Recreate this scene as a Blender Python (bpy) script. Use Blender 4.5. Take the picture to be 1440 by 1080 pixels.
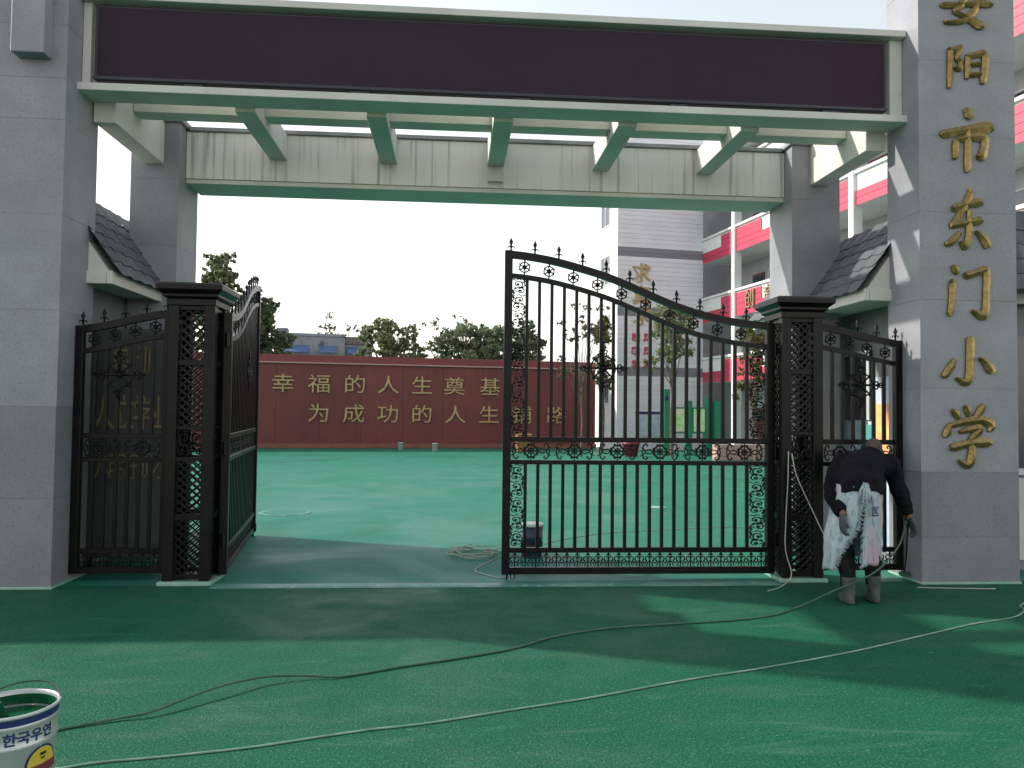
import bpy, bmesh, math, random
import numpy as np
from mathutils import Vector, Matrix
random.seed(7)
SC = bpy.context.scene
COL = SC.collection
for o in list(bpy.data.objects):
    bpy.data.objects.remove(o)

# ------------------------------------------------------------------ camera
YAW, PITCH, ROLL, FPX, CAMH = 0.0743009, 0.0349261, 0.0109607, 1102.34, 1.5
cy, sy, cp, sp = math.cos(YAW), math.sin(YAW), math.cos(PITCH), math.sin(PITCH)
fw = Vector((sy*cp, cy*cp, sp)); rt = Vector((cy, -sy, 0)); up = rt.cross(fw)
r2 = rt*math.cos(ROLL) + up*math.sin(ROLL); u2 = up*math.cos(ROLL) - rt*math.sin(ROLL)
cam_d = bpy.data.cameras.new('camera'); cam = bpy.data.objects.new('camera', cam_d); COL.objects.link(cam)
cam.matrix_world = Matrix(((r2.x, u2.x, -fw.x, 0), (r2.y, u2.y, -fw.y, 0), (r2.z, u2.z, -fw.z, CAMH), (0, 0, 0, 1)))
cam_d.sensor_width = 36; cam_d.lens = 36*FPX/1440; cam_d.clip_start = .05; cam_d.clip_end = 3000
SC.camera = cam

# ------------------------------------------------------------------ sky, sun, exposure
SUNV = Vector((-1, .40, .69)).normalized()          # towards the sun
EL = math.asin(SUNV.z); AZ = math.atan2(SUNV.x, SUNV.y)
W = bpy.data.worlds.new('World'); SC.world = W; W.use_nodes = True
nt = W.node_tree; nt.nodes.clear()
sky = nt.nodes.new('ShaderNodeTexSky'); sky.sky_type = 'NISHITA'; sky.sun_disc = False
sky.sun_elevation = EL; sky.sun_rotation = AZ
sky.air_density = 2.0; sky.dust_density = .6; sky.ozone_density = 3.0
bw = nt.nodes.new('ShaderNodeRGBToBW'); mx = nt.nodes.new('ShaderNodeMixRGB'); mx.inputs[0].default_value = .75
bg = nt.nodes.new('ShaderNodeBackground'); bg.inputs[1].default_value = .15
ow = nt.nodes.new('ShaderNodeOutputWorld')
nt.links.new(sky.outputs[0], bw.inputs[0]); nt.links.new(sky.outputs[0], mx.inputs[1]); nt.links.new(bw.outputs[0], mx.inputs[2])
nt.links.new(mx.outputs[0], bg.inputs[0]); nt.links.new(bg.outputs[0], ow.inputs[0])
sd = bpy.data.lights.new('sun', 'SUN'); sd.energy = 2.5; sd.angle = math.radians(.9); sd.color = (1, .95, .87)
sun = bpy.data.objects.new('sun', sd); COL.objects.link(sun); sun.location = SUNV*60
sun.rotation_euler = SUNV.to_track_quat('Z', 'Y').to_euler()
SC.view_settings.view_transform = 'Standard'; SC.view_settings.look = 'None'; SC.view_settings.gamma = 1
SC.view_settings.use_curve_mapping = False; SC.view_settings.exposure = 1.05
SC.render.engine = 'CYCLES'

# ------------------------------------------------------------------ materials
def mat(name, col, col2=None, scale=3.0, mixlo=.35, mixhi=.65, rough=.6, metal=0., bump=0., bscale=60., spec=.5,
        vary=0., stretch=(1, 1, 1), detail=5, col3=None, scale3=40., m3=(.55, .7), emit=0., coord='Object', rvar=0., trans=0.):
    m = bpy.data.materials.new(name); m.use_nodes = True
    n = m.node_tree; N = n.nodes; L = n.links; b = N['Principled BSDF']
    b.inputs['Roughness'].default_value = rough; b.inputs['Metallic'].default_value = metal
    b.inputs['Specular IOR Level'].default_value = spec
    b.inputs['Base Color'].default_value = (*col, 1)
    if emit: b.inputs['Emission Color'].default_value = (*col, 1); b.inputs['Emission Strength'].default_value = emit
    out = None
    tc = N.new('ShaderNodeTexCoord'); mp = N.new('ShaderNodeMapping'); mp.inputs['Scale'].default_value = stretch
    L.new(tc.outputs[coord], mp.inputs[0])
    def noise(s, d=detail):
        t = N.new('ShaderNodeTexNoise'); t.inputs['Scale'].default_value = s; t.inputs['Detail'].default_value = d
        L.new(mp.outputs[0], t.inputs['Vector']); return t.outputs['Fac']
    def ramp(f, lo, hi):
        r = N.new('ShaderNodeMapRange'); r.inputs[1].default_value = lo; r.inputs[2].default_value = hi
        L.new(f, r.inputs[0]); return r.outputs[0]
    def mixc(f, a, c):
        x = N.new('ShaderNodeMixRGB'); L.new(f, x.inputs[0])
        if isinstance(a, tuple): x.inputs[1].default_value = (*a, 1)
        else: L.new(a, x.inputs[1])
        if isinstance(c, tuple): x.inputs[2].default_value = (*c, 1)
        else: L.new(c, x.inputs[2])
        return x.outputs[0]
    if col2: out = mixc(ramp(noise(scale), mixlo, mixhi), col, col2)
    if col3: out = mixc(ramp(noise(scale3, 3), *m3), out or col, col3)
    if vary:
        oi = N.new('ShaderNodeObjectInfo'); hv = N.new('ShaderNodeHueSaturation')
        L.new(ramp2(N, L, oi.outputs['Random'], 1-vary, 1+vary), hv.inputs['Value'])
        if out: L.new(out, hv.inputs['Color'])
        else: hv.inputs['Color'].default_value = (*col, 1)
        out = hv.outputs[0]
    if out: L.new(out, b.inputs['Base Color'])
    if rvar: L.new(ramp3(N, L, noise(scale*1.7), rough-rvar, rough+rvar), b.inputs['Roughness'])
    if bump:
        bp = N.new('ShaderNodeBump'); bp.inputs['Strength'].default_value = bump; bp.inputs['Distance'].default_value = .01
        L.new(noise(bscale, 4), bp.inputs['Height']); L.new(bp.outputs[0], b.inputs['Normal'])
    return m
def ramp2(N, L, f, lo, hi):
    r = N.new('ShaderNodeMapRange'); r.inputs[3].default_value = lo; r.inputs[4].default_value = hi; L.new(f, r.inputs[0]); return r.outputs[0]
def ramp3(N, L, f, lo, hi):
    r = N.new('ShaderNodeMapRange'); r.inputs[1].default_value = .3; r.inputs[2].default_value = .7
    r.inputs[3].default_value = lo; r.inputs[4].default_value = hi; L.new(f, r.inputs[0]); return r.outputs[0]

M = {}
M['granite'] = mat('granite', (.218, .224, .246), (.29, .295, .316), 2.6, .3, .7, rough=.55, bump=.15, bscale=150, vary=.035, col3=(.15, .155, .17), scale3=105, m3=(.54, .74))
M['granite_stained'] = mat('granite_stained', (.214, .219, .240), (.175, .175, .182), 1.8, .38, .75, rough=.6, bump=.12, bscale=180, vary=.05, col3=(.11, .11, .12), scale3=105, m3=(.56, .72))
M['render'] = mat('cream_render', (.62, .615, .565), (.53, .525, .48), 1.4, rough=.8, bump=.06, bscale=120, col3=(.48, .47, .42), scale3=9, m3=(.6, .9))
M['streak'] = mat('streaked_render', (.76, .75, .69), (.66, .65, .60), 1.5, rough=.85, bump=.05, bscale=100, stretch=(1, 1, .03), col3=(.33, .325, .295), scale3=21, m3=(.55, .74))
M['coping'] = mat('coping', (.30, .30, .30), (.20, .20, .205), 3, rough=.7, bump=.1)
M['led'] = mat('led_screen', (.034, .026, .037), (.039, .022, .032), .45, rough=.6, spec=.12, bump=.25, bscale=260)
M['led_frame'] = mat('led_frame', (.022, .020, .026), rough=.35)
M['iron'] = mat('black_iron', (.0045, .004, .0045), (.009, .0075, .007), 9, rough=.34, spec=.20, bump=.05, bscale=200)
M['gold'] = mat('gold_leaf', (.33, .235, .085), (.21, .145, .05), 14, rough=.33, metal=.75, bump=.25, bscale=30)
M['goldflat'] = mat('gold_paint', (.50, .37, .18), (.36, .26, .12), 2.5, rough=.45, metal=.25)
M['golddull'] = mat('dull_gold', (.32, .25, .14), (.22, .165, .085), 8, rough=.6)
M['tile'] = mat('roof_tile', (.085, .088, .098), (.115, .118, .13), 6, rough=.55, vary=.16, bump=.1)
M['redwall'] = mat('red_wall', (.185, .040, .036), (.150, .033, .031), .9, rough=.6, vary=.05, col3=(.115, .030, .030), scale3=5, m3=(.5, .8), stretch=(1, 1, .25))
M['redwall_top'] = mat('red_wall_top', (.22, .038, .040), (.18, .034, .036), 2, rough=.55)
M['pinkline'] = mat('pale_coping', (.42, .25, .24), rough=.6)
M['kerbred'] = mat('wall_skirting', (.27, .10, .075), (.20, .085, .06), 3, rough=.8)
M['clad'] = mat('grey_cladding', (.78, .77, .82), (.72, .71, .76), 1.2, rough=.55, vary=.035)
M['clad_dark'] = mat('dark_cladding', (.21, .21, .245), rough=.5, vary=.05)
M['white'] = mat('white_paint', (.74, .74, .73), (.66, .66, .65), 2, rough=.6)
M['red'] = mat('red_cladding', (.56, .045, .095), (.50, .04, .085), 2, rough=.5, vary=.05)
M['corridor'] = mat('corridor_wall', (.42, .43, .45), (.36, .37, .39), 2, rough=.8)
M['door'] = mat('brown_door', (.10, .035, .03), rough=.5)
M['glass'] = mat('dark_glass', (.04, .05, .06), rough=.12, spec=.6)
M['frame'] = mat('window_frame', (.55, .56, .57), rough=.4)
M['bluegrey'] = mat('blue_grey_render', (.32, .35, .38), (.27, .29, .32), 1.2, rough=.8, col3=(.11, .12, .13), scale3=2.5, m3=(.55, .7))
M['awning'] = mat('blue_awning', (.10, .17, .33), (.08, .14, .28), 3, rough=.6)
M['brickband'] = mat('rust_band', (.20, .165, .145), rough=.8)
M['bark'] = mat('bark', (.10, .075, .055), (.15, .12, .095), 8, rough=.9, bump=.4, bscale=30)
M['wall_grey'] = mat('gatehouse_wall', (.21, .22, .225), (.18, .19, .195), 2, rough=.7)
M['wall_dark'] = mat('dark_board', (.070, .073, .075), (.085, .087, .088), 3, rough=.6)
M['greenframe'] = mat('green_enamel', (.01, .22, .13), (.012, .19, .115), 4, rough=.35)
M['poster'] = mat('green_poster', (.72, .85, .52), (.34, .74, .24), 3.2, .4, .6, rough=.4, col3=(.75, .78, .55), scale3=7, m3=(.5, .58))  # colours raised so the paper looks lit; the glow is in the colour
M['poster_pink'] = mat('orange_poster', (.80, .22, .16), (.82, .62, .22), 1.2, .4, .6, rough=.4, stretch=(1, 1, 1.6))
M['poster_teal'] = mat('teal_poster', (.10, .34, .33), rough=.45)
M['poster_white'] = mat('white_poster', (.62, .66, .70), (.40, .50, .62), 4, rough=.45)
M['pinkpave'] = mat('pink_tile', (.52, .33, .29), (.45, .28, .25), 5, rough=.6)
M['hose_green'] = mat('green_hose', (.03, .085, .055), (.05, .12, .08), 10, rough=.4)
M['hose_white'] = mat('white_hose', (.24, .36, .29), (.13, .24, .18), 6, .4, .6, rough=.45)
M['rope'] = mat('pale_cord', (.45, .46, .40), (.35, .36, .30), 10, rough=.7)
M['paint_edge'] = mat('paint_edge', (.30, .44, .36), (.16, .36, .26), 5, rough=.6)
M['ring_paint'] = mat('scuffed_ring_paint', (.035, .20, .135), (.22, .36, .30), 6, .5, .62, rough=.6)
M['tin'] = mat('bucket_tin', (.48, .50, .49), (.42, .45, .44), 5, rough=.32, metal=.35, spec=.5)
M['navy'] = mat('navy_print', (.012, .022, .11), rough=.4)
M['yellow'] = mat('yellow_print', (.58, .42, .05), rough=.4)
M['maroon'] = mat('maroon_print', (.16, .03, .05), rough=.4)
M['wetpaint'] = mat('wet_green_paint', (.006, .075, .03), rough=.12)
M['plastic_white'] = mat('white_plastic', (.66, .68, .64), rough=.4)
M['jacket'] = mat('dark_jacket', (.0055, .0052, .0075), (.009, .008, .011), 6, rough=.95, spec=.15, bump=.5, bscale=14)
M['trousers'] = mat('dark_trousers', (.011, .010, .011), (.018, .016, .017), 8, rough=.95, spec=.15, bump=.4, bscale=20)
M['boots'] = mat('grey_boots', (.065, .075, .065), (.04, .05, .043), 12, rough=.7)
M['skin'] = mat('skin', (.22, .10, .065), (.18, .08, .05), 12, rough=.55)
M['glove'] = mat('grey_glove', (.06, .07, .085), rough=.8)
M['hair'] = mat('short_hair', (.05, .036, .032), (.13, .08, .065), 40, rough=.9, bump=.4, bscale=120)
M['sack'] = mat('woven_sack', (.36, .44, .46), (.42, .30, .36), 3.0, .44, .60, rough=.6, bump=.6, bscale=34, col3=(.18, .28, .32), scale3=34, m3=(.53, .64), stretch=(1.0, 1, .4))
M['soil'] = mat('plain_ground', (.16, .15, .13), (.20, .19, .16), .3, rough=.9)
M['redpot'] = mat('red_pot', (.28, .02, .04), rough=.4)
M['bluebucket'] = mat('navy_tin', (.03, .04, .075), (.04, .05, .09), 5, rough=.4)
M['darkmetal'] = mat('dark_metal', (.03, .035, .035), rough=.4, metal=.6)
M['orangebox'] = mat('orange_cardboard', (.26, .12, .05), rough=.85)

def ground_mat(name, c1, c2, c3, rough, bsc, bst, big, spec=.5):
    m = bpy.data.materials.new(name); m.use_nodes = True
    N = m.node_tree.nodes; L = m.node_tree.links; b = N['Principled BSDF']
    tc = N.new('ShaderNodeTexCoord')
    def noise(s, d=5, st=(1, 1, 1), dis=0.):
        mp = N.new('ShaderNodeMapping'); mp.inputs['Scale'].default_value = st; L.new(tc.outputs['Object'], mp.inputs[0])
        t = N.new('ShaderNodeTexNoise'); t.inputs['Scale'].default_value = s; t.inputs['Detail'].default_value = d
        t.inputs['Distortion'].default_value = dis; L.new(mp.outputs[0], t.inputs['Vector']); return t.outputs['Fac']
    def ramp(f, lo, hi, a=0., c=1.):
        r = N.new('ShaderNodeMapRange'); r.inputs[1].default_value = lo; r.inputs[2].default_value = hi
        r.inputs[3].default_value = a; r.inputs[4].default_value = c; L.new(f, r.inputs[0]); return r.outputs[0]
    def mixc(f, a, c):
        x = N.new('ShaderNodeMixRGB'); L.new(f, x.inputs[0])
        for i, v in ((1, a), (2, c)):
            if isinstance(v, tuple): x.inputs[i].default_value = (*v, 1)
            else: L.new(v, x.inputs[i])
        return x.outputs[0]
    o = mixc(ramp(noise(big, 4, dis=.6), .38, .66), c1, c2)
    o = mixc(ramp(noise(1.1, 7, (1, 2.2, 1), 1.2), .52, .74, 0, .75), o, c3)
    o = mixc(ramp(noise(6, 6), .60, .78, 0, .6), o, c3)
    o = mixc(ramp(noise(.55, 6, (1.6, .7, 1), 1.5), .54, .66, 0, .45), o, tuple(x*.62 for x in c1))
    o = mixc(ramp(noise(2.3, 8, (1, 5, 1), .5), .60, .70, 0, .35), o, tuple(x*1.5+.01 for x in c1))
    o = mixc(ramp(noise(bsc*.9, 2), .35, .68, 0, .75), o, tuple(x*.45 for x in c1))
    o = mixc(ramp(noise(bsc*.75, 2), .58, .70, 0, .5), o, tuple(min(1, x*1.5+.012) for x in c3))
    o = mixc(ramp(noise(13, 5, (1, 1.6, 1), .4), .70, .77, 0, .40), o, (.16, .26, .20))
    o = mixc(ramp(noise(.9, 8, (.6, 3.5, 1), 2.), .63, .72, 0, .22), o, (.11, .22, .15))
    L.new(o, b.inputs['Base Color']); b.inputs['Specular IOR Level'].default_value = spec
    L.new(ramp(noise(big*3.5, 6, dis=1.), .35, .65, rough-.2, rough+.12), b.inputs['Roughness'])
    bp = N.new('ShaderNodeBump'); bp.inputs['Strength'].default_value = bst; bp.inputs['Distance'].default_value = .007
    L.new(noise(bsc, 3), bp.inputs['Height']); L.new(bp.outputs[0], b.inputs['Normal'])
    return m
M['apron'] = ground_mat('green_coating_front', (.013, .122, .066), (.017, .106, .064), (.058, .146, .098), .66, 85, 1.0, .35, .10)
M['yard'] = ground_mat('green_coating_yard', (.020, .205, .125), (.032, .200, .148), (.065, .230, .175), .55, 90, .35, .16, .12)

# ------------------------------------------------------------------ mesh helpers
class MB:
    def __init__(s, off=(0, 0, 0)): s.v = []; s.f = []; s.o = Vector(off); s.mi = []
    def add(s, vs, fs):
        b = len(s.v); s.v += [tuple(Vector(v)-s.o) for v in vs]; s.f += [tuple(i+b for i in f) for f in fs]
    def box(s, x0, x1, y0, y1, z0, z1, bev=0.):
        if bev:
            bm = bmesh.new(); bmesh.ops.create_cube(bm, size=1)
            bmesh.ops.scale(bm, vec=(x1-x0, y1-y0, z1-z0), verts=bm.verts)
            bmesh.ops.translate(bm, vec=((x0+x1)/2, (y0+y1)/2, (z0+z1)/2), verts=bm.verts)
            bmesh.ops.bevel(bm, geom=bm.edges[:], offset=bev, segments=1, affect='EDGES')
            bm.verts.index_update(); s.add([v.co for v in bm.verts], [[v.index for v in f.verts] for f in bm.faces]); bm.free(); return
        s.add([(x0, y0, z0), (x1, y0, z0), (x1, y1, z0), (x0, y1, z0), (x0, y0, z1), (x1, y0, z1), (x1, y1, z1), (x0, y1, z1)],
              [(0, 3, 2, 1), (4, 5, 6, 7), (0, 1, 5, 4), (1, 2, 6, 5), (2, 3, 7, 6), (3, 0, 4, 7)])
    def tube(s, pts, r, n=6, cap=True, closed=False):
        pts = [Vector(p) for p in pts]; k = len(pts)
        rr = r if isinstance(r, (list, tuple)) else [r]*k
        rings = []; prev = None
        for i, p in enumerate(pts):
            if closed: t = pts[(i+1) % k]-pts[i-1]
            else: t = pts[min(i+1, k-1)]-pts[max(i-1, 0)]
            t = t.normalized() if t.length > 1e-9 else Vector((0, 0, 1))
            if prev is None:
                a = Vector((0, 0, 1)) if abs(t.z) < .9 else Vector((0, 1, 0)); u = t.cross(a).normalized()
            else: u = (prev-t*prev.dot(t)); u = u.normalized() if u.length > 1e-6 else t.orthogonal().normalized()
            w = t.cross(u); prev = u
            rings.append([p+(u*math.cos(2*math.pi*j/n+.785)+w*math.sin(2*math.pi*j/n+.785))*rr[i] for j in range(n)])
        vs = [q for R in rings for q in R]; fs = []
        for i in range(k if closed else k-1):
            i2 = (i+1) % k
            for j in range(n): fs.append((i*n+j, i*n+(j+1) % n, i2*n+(j+1) % n, i2*n+j))
        if cap and not closed: fs.append(tuple(range(n-1, -1, -1))); fs.append(tuple((k-1)*n+j for j in range(n)))
        s.add(vs, fs)
    def loft(s, secs, n=12):
        """secs: (center, axis_u, axis_v, ru, rv)"""
        vs = []; k = len(secs)
        for c, u, v, a, b in secs:
            c, u, v = Vector(c), Vector(u), Vector(v)
            vs += [c+u*a*math.cos(2*math.pi*j/n)+v*b*math.sin(2*math.pi*j/n) for j in range(n)]
        fs = [(i*n+j, i*n+(j+1) % n, (i+1)*n+(j+1) % n, (i+1)*n+j) for i in range(k-1) for j in range(n)]
        fs += [tuple(range(n-1, -1, -1)), tuple((k-1)*n+j for j in range(n))]
        s.add(vs, fs)
    def lathe(s, prof, c=(0, 0, 0), n=24, close=False):
        vs = []
        for r, z in prof: vs += [(c[0]+r*math.cos(2*math.pi*j/n), c[1]+r*math.sin(2*math.pi*j/n), c[2]+z) for j in range(n)]
        fs = [(i*n+j, i*n+(j+1) % n, (i+1)*n+(j+1) % n, (i+1)*n+j) for i in range(len(prof)-1) for j in range(n)]
        if close: fs += [tuple(range(n-1, -1, -1)), tuple((len(prof)-1)*n+j for j in range(n))]
        s.add(vs, fs)
    def sphere(s, c, rx, ry, rz, n=10, m=7):
        pr = []
        for i in range(m+1):
            a = math.pi*i/m; pr.append((max(math.sin(a), .001), -math.cos(a)))
        vs = []
        for r, z in pr: vs += [(c[0]+rx*r*math.cos(2*math.pi*j/n), c[1]+ry*r*math.sin(2*math.pi*j/n), c[2]+rz*z) for j in range(n)]
        s.add(vs, [(i*n+j, i*n+(j+1) % n, (i+1)*n+(j+1) % n, (i+1)*n+j) for i in range(m) for j in range(n)])
    def quad(s, a, b, c, d): s.add([a, b, c, d], [(0, 1, 2, 3)])
    def mesh(s, name):
        me = bpy.data.meshes.new(name); me.from_pydata(s.v, [], s.f); me.update(); return me
    def build(s, name, m, parent=None, smooth=False, label=None):
        me = s.mesh(name)
        if smooth: me.polygons.foreach_set('use_smooth', [True]*len(me.polygons))
        return link(name, me, m, parent, label)
def link(name, me, m, parent=None, label=None, mw=None):
    if m and not me.materials: me.materials.append(M[m] if isinstance(m, str) else m)
    o = bpy.data.objects.new(name, me); COL.objects.link(o)
    if parent: o.parent = parent
    if label: o['label'] = label
    if mw is not None: o.matrix_basis = mw
    return o
def tag(o, label, cat, group=None):
    o['label'] = label; o['category'] = cat
    if group: o['group'] = group
    return o
def thing(name, label, cat, loc=(0, 0, 0), rz=0., group=None):
    o = bpy.data.objects.new(name, None); COL.objects.link(o); o.location = loc; o.rotation_euler = (0, 0, rz)
    o.empty_display_size = .1
    return tag(o, label, cat, group)
def struct(o): o['kind'] = 'structure'; return o
T = Matrix.Translation
def text_mesh(s, size, extrude=0., offset=0.):
    c = bpy.data.curves.new('t', 'FONT'); c.body = s; c.size = size; c.extrude = extrude; c.offset = offset
    c.align_x = 'CENTER'; c.resolution_u = 3
    o = bpy.data.objects.new('t', c); COL.objects.link(o); bpy.context.view_layer.update()
    me = bpy.data.meshes.new_from_object(o.evaluated_get(bpy.context.evaluated_depsgraph_get()))
    bpy.data.objects.remove(o); bpy.data.curves.remove(c); me.materials.clear()
    n = len(me.vertices); a = np.zeros(n*3); me.vertices.foreach_get('co', a); a = a.reshape(-1, 3)
    a[:, 1] -= size*.38
    me.vertices.foreach_set('co', a.ravel()); me.update(); return me
STAND = Matrix(((1, 0, 0, 0), (0, 0, -1, 0), (0, 1, 0, 0), (0, 0, 0, 1)))      # text plane -> upright, facing -Y
def spline(pts, n=8):
    """Catmull-Rom through tuples of any length"""
    P = [np.array(p, float) for p in pts]; P = [2*P[0]-P[1]]+P+[2*P[-1]-P[-2]]; out = []
    for i in range(1, len(P)-2):
        for k in range(n):
            t = k/n; a, b, c, d = P[i-1:i+3]
            out.append(.5*((2*b)+(-a+c)*t+(2*a-5*b+4*c-d)*t*t+(-a+3*b-3*c+d)*t**3))
    out.append(P[-2]); return out

# ================================================================== GROUND
g = MB(); g.quad((-400, -40, -.012), (400, -40, -.012), (400, 900, -.012), (-400, 900, -.012))
struct(g.build('ground', 'soil'))
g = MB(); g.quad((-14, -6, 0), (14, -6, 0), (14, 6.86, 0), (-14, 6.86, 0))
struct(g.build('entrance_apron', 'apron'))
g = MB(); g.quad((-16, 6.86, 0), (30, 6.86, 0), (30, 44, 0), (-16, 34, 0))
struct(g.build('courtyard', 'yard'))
g = MB()
prof = [(6.72, .003), (6.76, .011), (6.81, .014), (6.86, .011), (6.90, .003)]
for (ya, za), (yb, zb) in zip(prof, prof[1:]): g.quad((-2.0, ya, za), (2.9, ya, za), (2.9, yb, zb), (-2.0, yb, zb))
struct(g.build('gate_sill', mat('sill_paint', (.045, .20, .14), (.13, .27, .21), 2.2, .42, .62, rough=.4, spec=.3, col3=(.25, .36, .31), scale3=14, m3=(.58, .72)), smooth=True))

# ================================================================== GATE PORTAL
def stone_pillar(name, label, x0, x1, y0, y1, z1, joints, stained=0, parent=None, group=None):
    t = thing(name, label, 'pillar', ((x0+x1)/2, (y0+y1)/2, 0), 0, group)
    off = t.location
    c = MB(off); c.box(x0+.006, x1-.006, y0+.006, y1-.006, 0, z1-.01); c.build('core', 'granite', t)
    zs = [0]+joints+[z1]
    for i in range(len(zs)-1):
        b = MB(off); d = random.uniform(-.0015, .0015)
        b.box(x0+d, x1+d, y0+d, y1-d, zs[i]+.0004, zs[i+1]-.0005, .0010)
        b.build('stone_block', 'granite_stained' if i < stained else 'granite', t)
    e = MB(off)
    e.box(x0-.012, x1+.012, y0-.012, y1+.012, 0, .022, .004); e.build('paint_line', 'paint_edge', t, label='pale green strip of paint along the foot')
    return t
LP = stone_pillar('stone_pillar', 'tall grey granite pillar at the left end of the screen beam', -3.86, -3.27, 6.74, 7.34, 7.6, [.74, 1.5, 2.3, 3.1, 3.9, 4.25, 4.7, 5.6, 6.6], 2)
b = MB(LP.location); b.box(-3.655, -3.392, 6.60, 6.742, 4.40, 7.0, .006); b.build('projecting_slab', 'granite', LP)
RP = stone_pillar('stone_pillar', 'wide grey granite pillar with a column of gold characters', 4.18, 5.10, 6.74, 7.26, 7.6, [.42, 1.0, 1.75, 2.55, 3.35, 4.05, 4.75, 5.5, 6.5], 2)
RL = stone_pillar('stone_pillar', 'grey granite pillar under the left end of the streaked rear beam', -3.40, -2.91, 8.40, 9.02, 4.50, [.8, 1.6, 2.4, 3.2, 3.9])
RR = stone_pillar('stone_pillar', 'grey granite pillar under the right end of the streaked rear beam', 3.73, 4.28, 8.40, 9.02, 4.50, [.8, 1.6, 2.4, 3.2, 3.9])
for P_, x0, x1 in ((RL, -3.40, -2.91), (RR, 3.73, 4.28)):
    b = MB(P_.location); b.box(x0-.035, x1+.035, 8.36, 9.06, 4.503, 4.56, .006); b.build('cap', 'coping', P_)

lintel = thing('screen_beam', 'cream front beam with ledges carrying the dark screen', 'beam', (.45, 7.1, 4.235))
o_ = lintel.location
b = MB(o_); b.box(-3.268, 4.178, 7.06, 7.20, 4.302, 5.04); b.build('web', 'render', lintel)
b = MB(o_); b.box(-3.285, 4.192, 6.925, 7.21, 4.235, 4.300, .004); b.build('lower_ledge', 'render', lintel)
b = MB(o_); b.box(-3.268, 4.178, 6.925, 7.21, 5.043, 5.105, .004); b.build('upper_ledge', 'render', lintel)
b = MB(o_); b.box(-3.266, -3.20, 7.00, 7.058, 4.302, 5.04); b.box(4.06, 4.176, 7.00, 7.058, 4.302, 5.04); b.build('end_reveal', 'render', lintel)
screen = thing('led_screen', 'long blank dark purple display screen mounted on the front beam', 'screen', (.42, 7.0, 4.335))
o_ = screen.location
b = MB(o_); b.box(-3.165, 4.02, 6.985, 7.055, 4.345, 5.015, .012); b.build('housing', 'led_frame', screen)
nm = 12; x0, x1 = -3.135, 3.99; w = (x1-x0)/nm
for i in range(nm):
    b = MB(o_); b.box(x0+i*w+.0003, x0+(i+1)*w-.0003, 6.978, 6.99, 4.382, 4.99); b.build('display_panel', 'led', screen)
b = MB(o_)
b.box(-3.165, 4.02, 6.970, 6.984, 4.350, 4.380, .003); b.build('bottom_bezel', 'led_frame', screen)
for i in range(5):
    x = -2.4+i*1.45
    b = MB(o_); b.box(x, x+.16, 6.99, 7.05, 4.3015, 4.3445); b.build('mounting_foot', 'led_frame', screen)

for x, lab in zip((-1.93, -.745, .43, 1.605, 2.79), ('nearest the left side beam', 'second from the left', 'in the middle, with a small box below its end', 'second from the right', 'nearest the right side beam')):
    t = thing('cross_beam', 'cream cross beam running to the rear beam, '+lab, 'beam', (x, 7.9, 4.2), 0, 'cross beams over the gateway')
    b = MB(t.location); b.box(x-.0925, x+.0925, 7.212, 8.598, 4.20, 4.47, .004); b.build('beam', 'render', t)
    if abs(x-.43) < .01:
        b = MB(t.location); b.box(x-.085, x+.085, 8.54, 8.598, 4.03, 4.197, .004); b.build('junction_box', 'render', t)
t = MB((.45, 7.68, 4.3))
xs = [-3.06, -2.024, -1.836, -.839, -.651, .336, .524, 1.511, 1.699, 2.696, 2.884, 3.935]
mb_ = thing('purlin', 'thin cream beam crossing the gateway between the cross beams', 'beam', (.45, 7.68, 4.3))
for i in range(0, 12, 2):
    b = MB(mb_.location); b.box(xs[i], xs[i+1], 7.58, 7.79, 4.30, 4.47, .003); b.build('section', 'render', mb_)
for lab, x0, x1, ya in (('left', -3.26, -3.065, 7.342), ('right', 3.94, 4.135, 7.262)):
    t = thing('side_beam', 'cream side beam from the %s front pillar to the rear pillar' % lab, 'beam', ((x0+x1)/2, 7.9, 4.05), 0, 'side beams of the gateway')
    b = MB(t.location); b.box(x0, x1, (7.215 if lab == 'left' else 7.215), 8.398, 4.055, 4.50, .005)
    b.build('beam', 'render', t)
rear = thing('rear_beam', 'cream rear beam with dark vertical rain streaks', 'beam', (.41, 8.85, 3.92))
o_ = rear.location
b = MB(o_); b.box(-2.908, 3.728, 8.60, 9.0, 3.97, 4.48, .004); b.build('beam', 'streak', rear)
b = MB(o_); b.box(-2.908, 3.728, 8.612, 9.10, 3.92, 3.968, .004); b.build('drip_edge', 'render', rear)
b = MB(o_); b.box(-2.872, 3.692, 8.565, 9.04, 4.483, 4.525, .004); b.build('coping', 'coping', rear)

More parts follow.
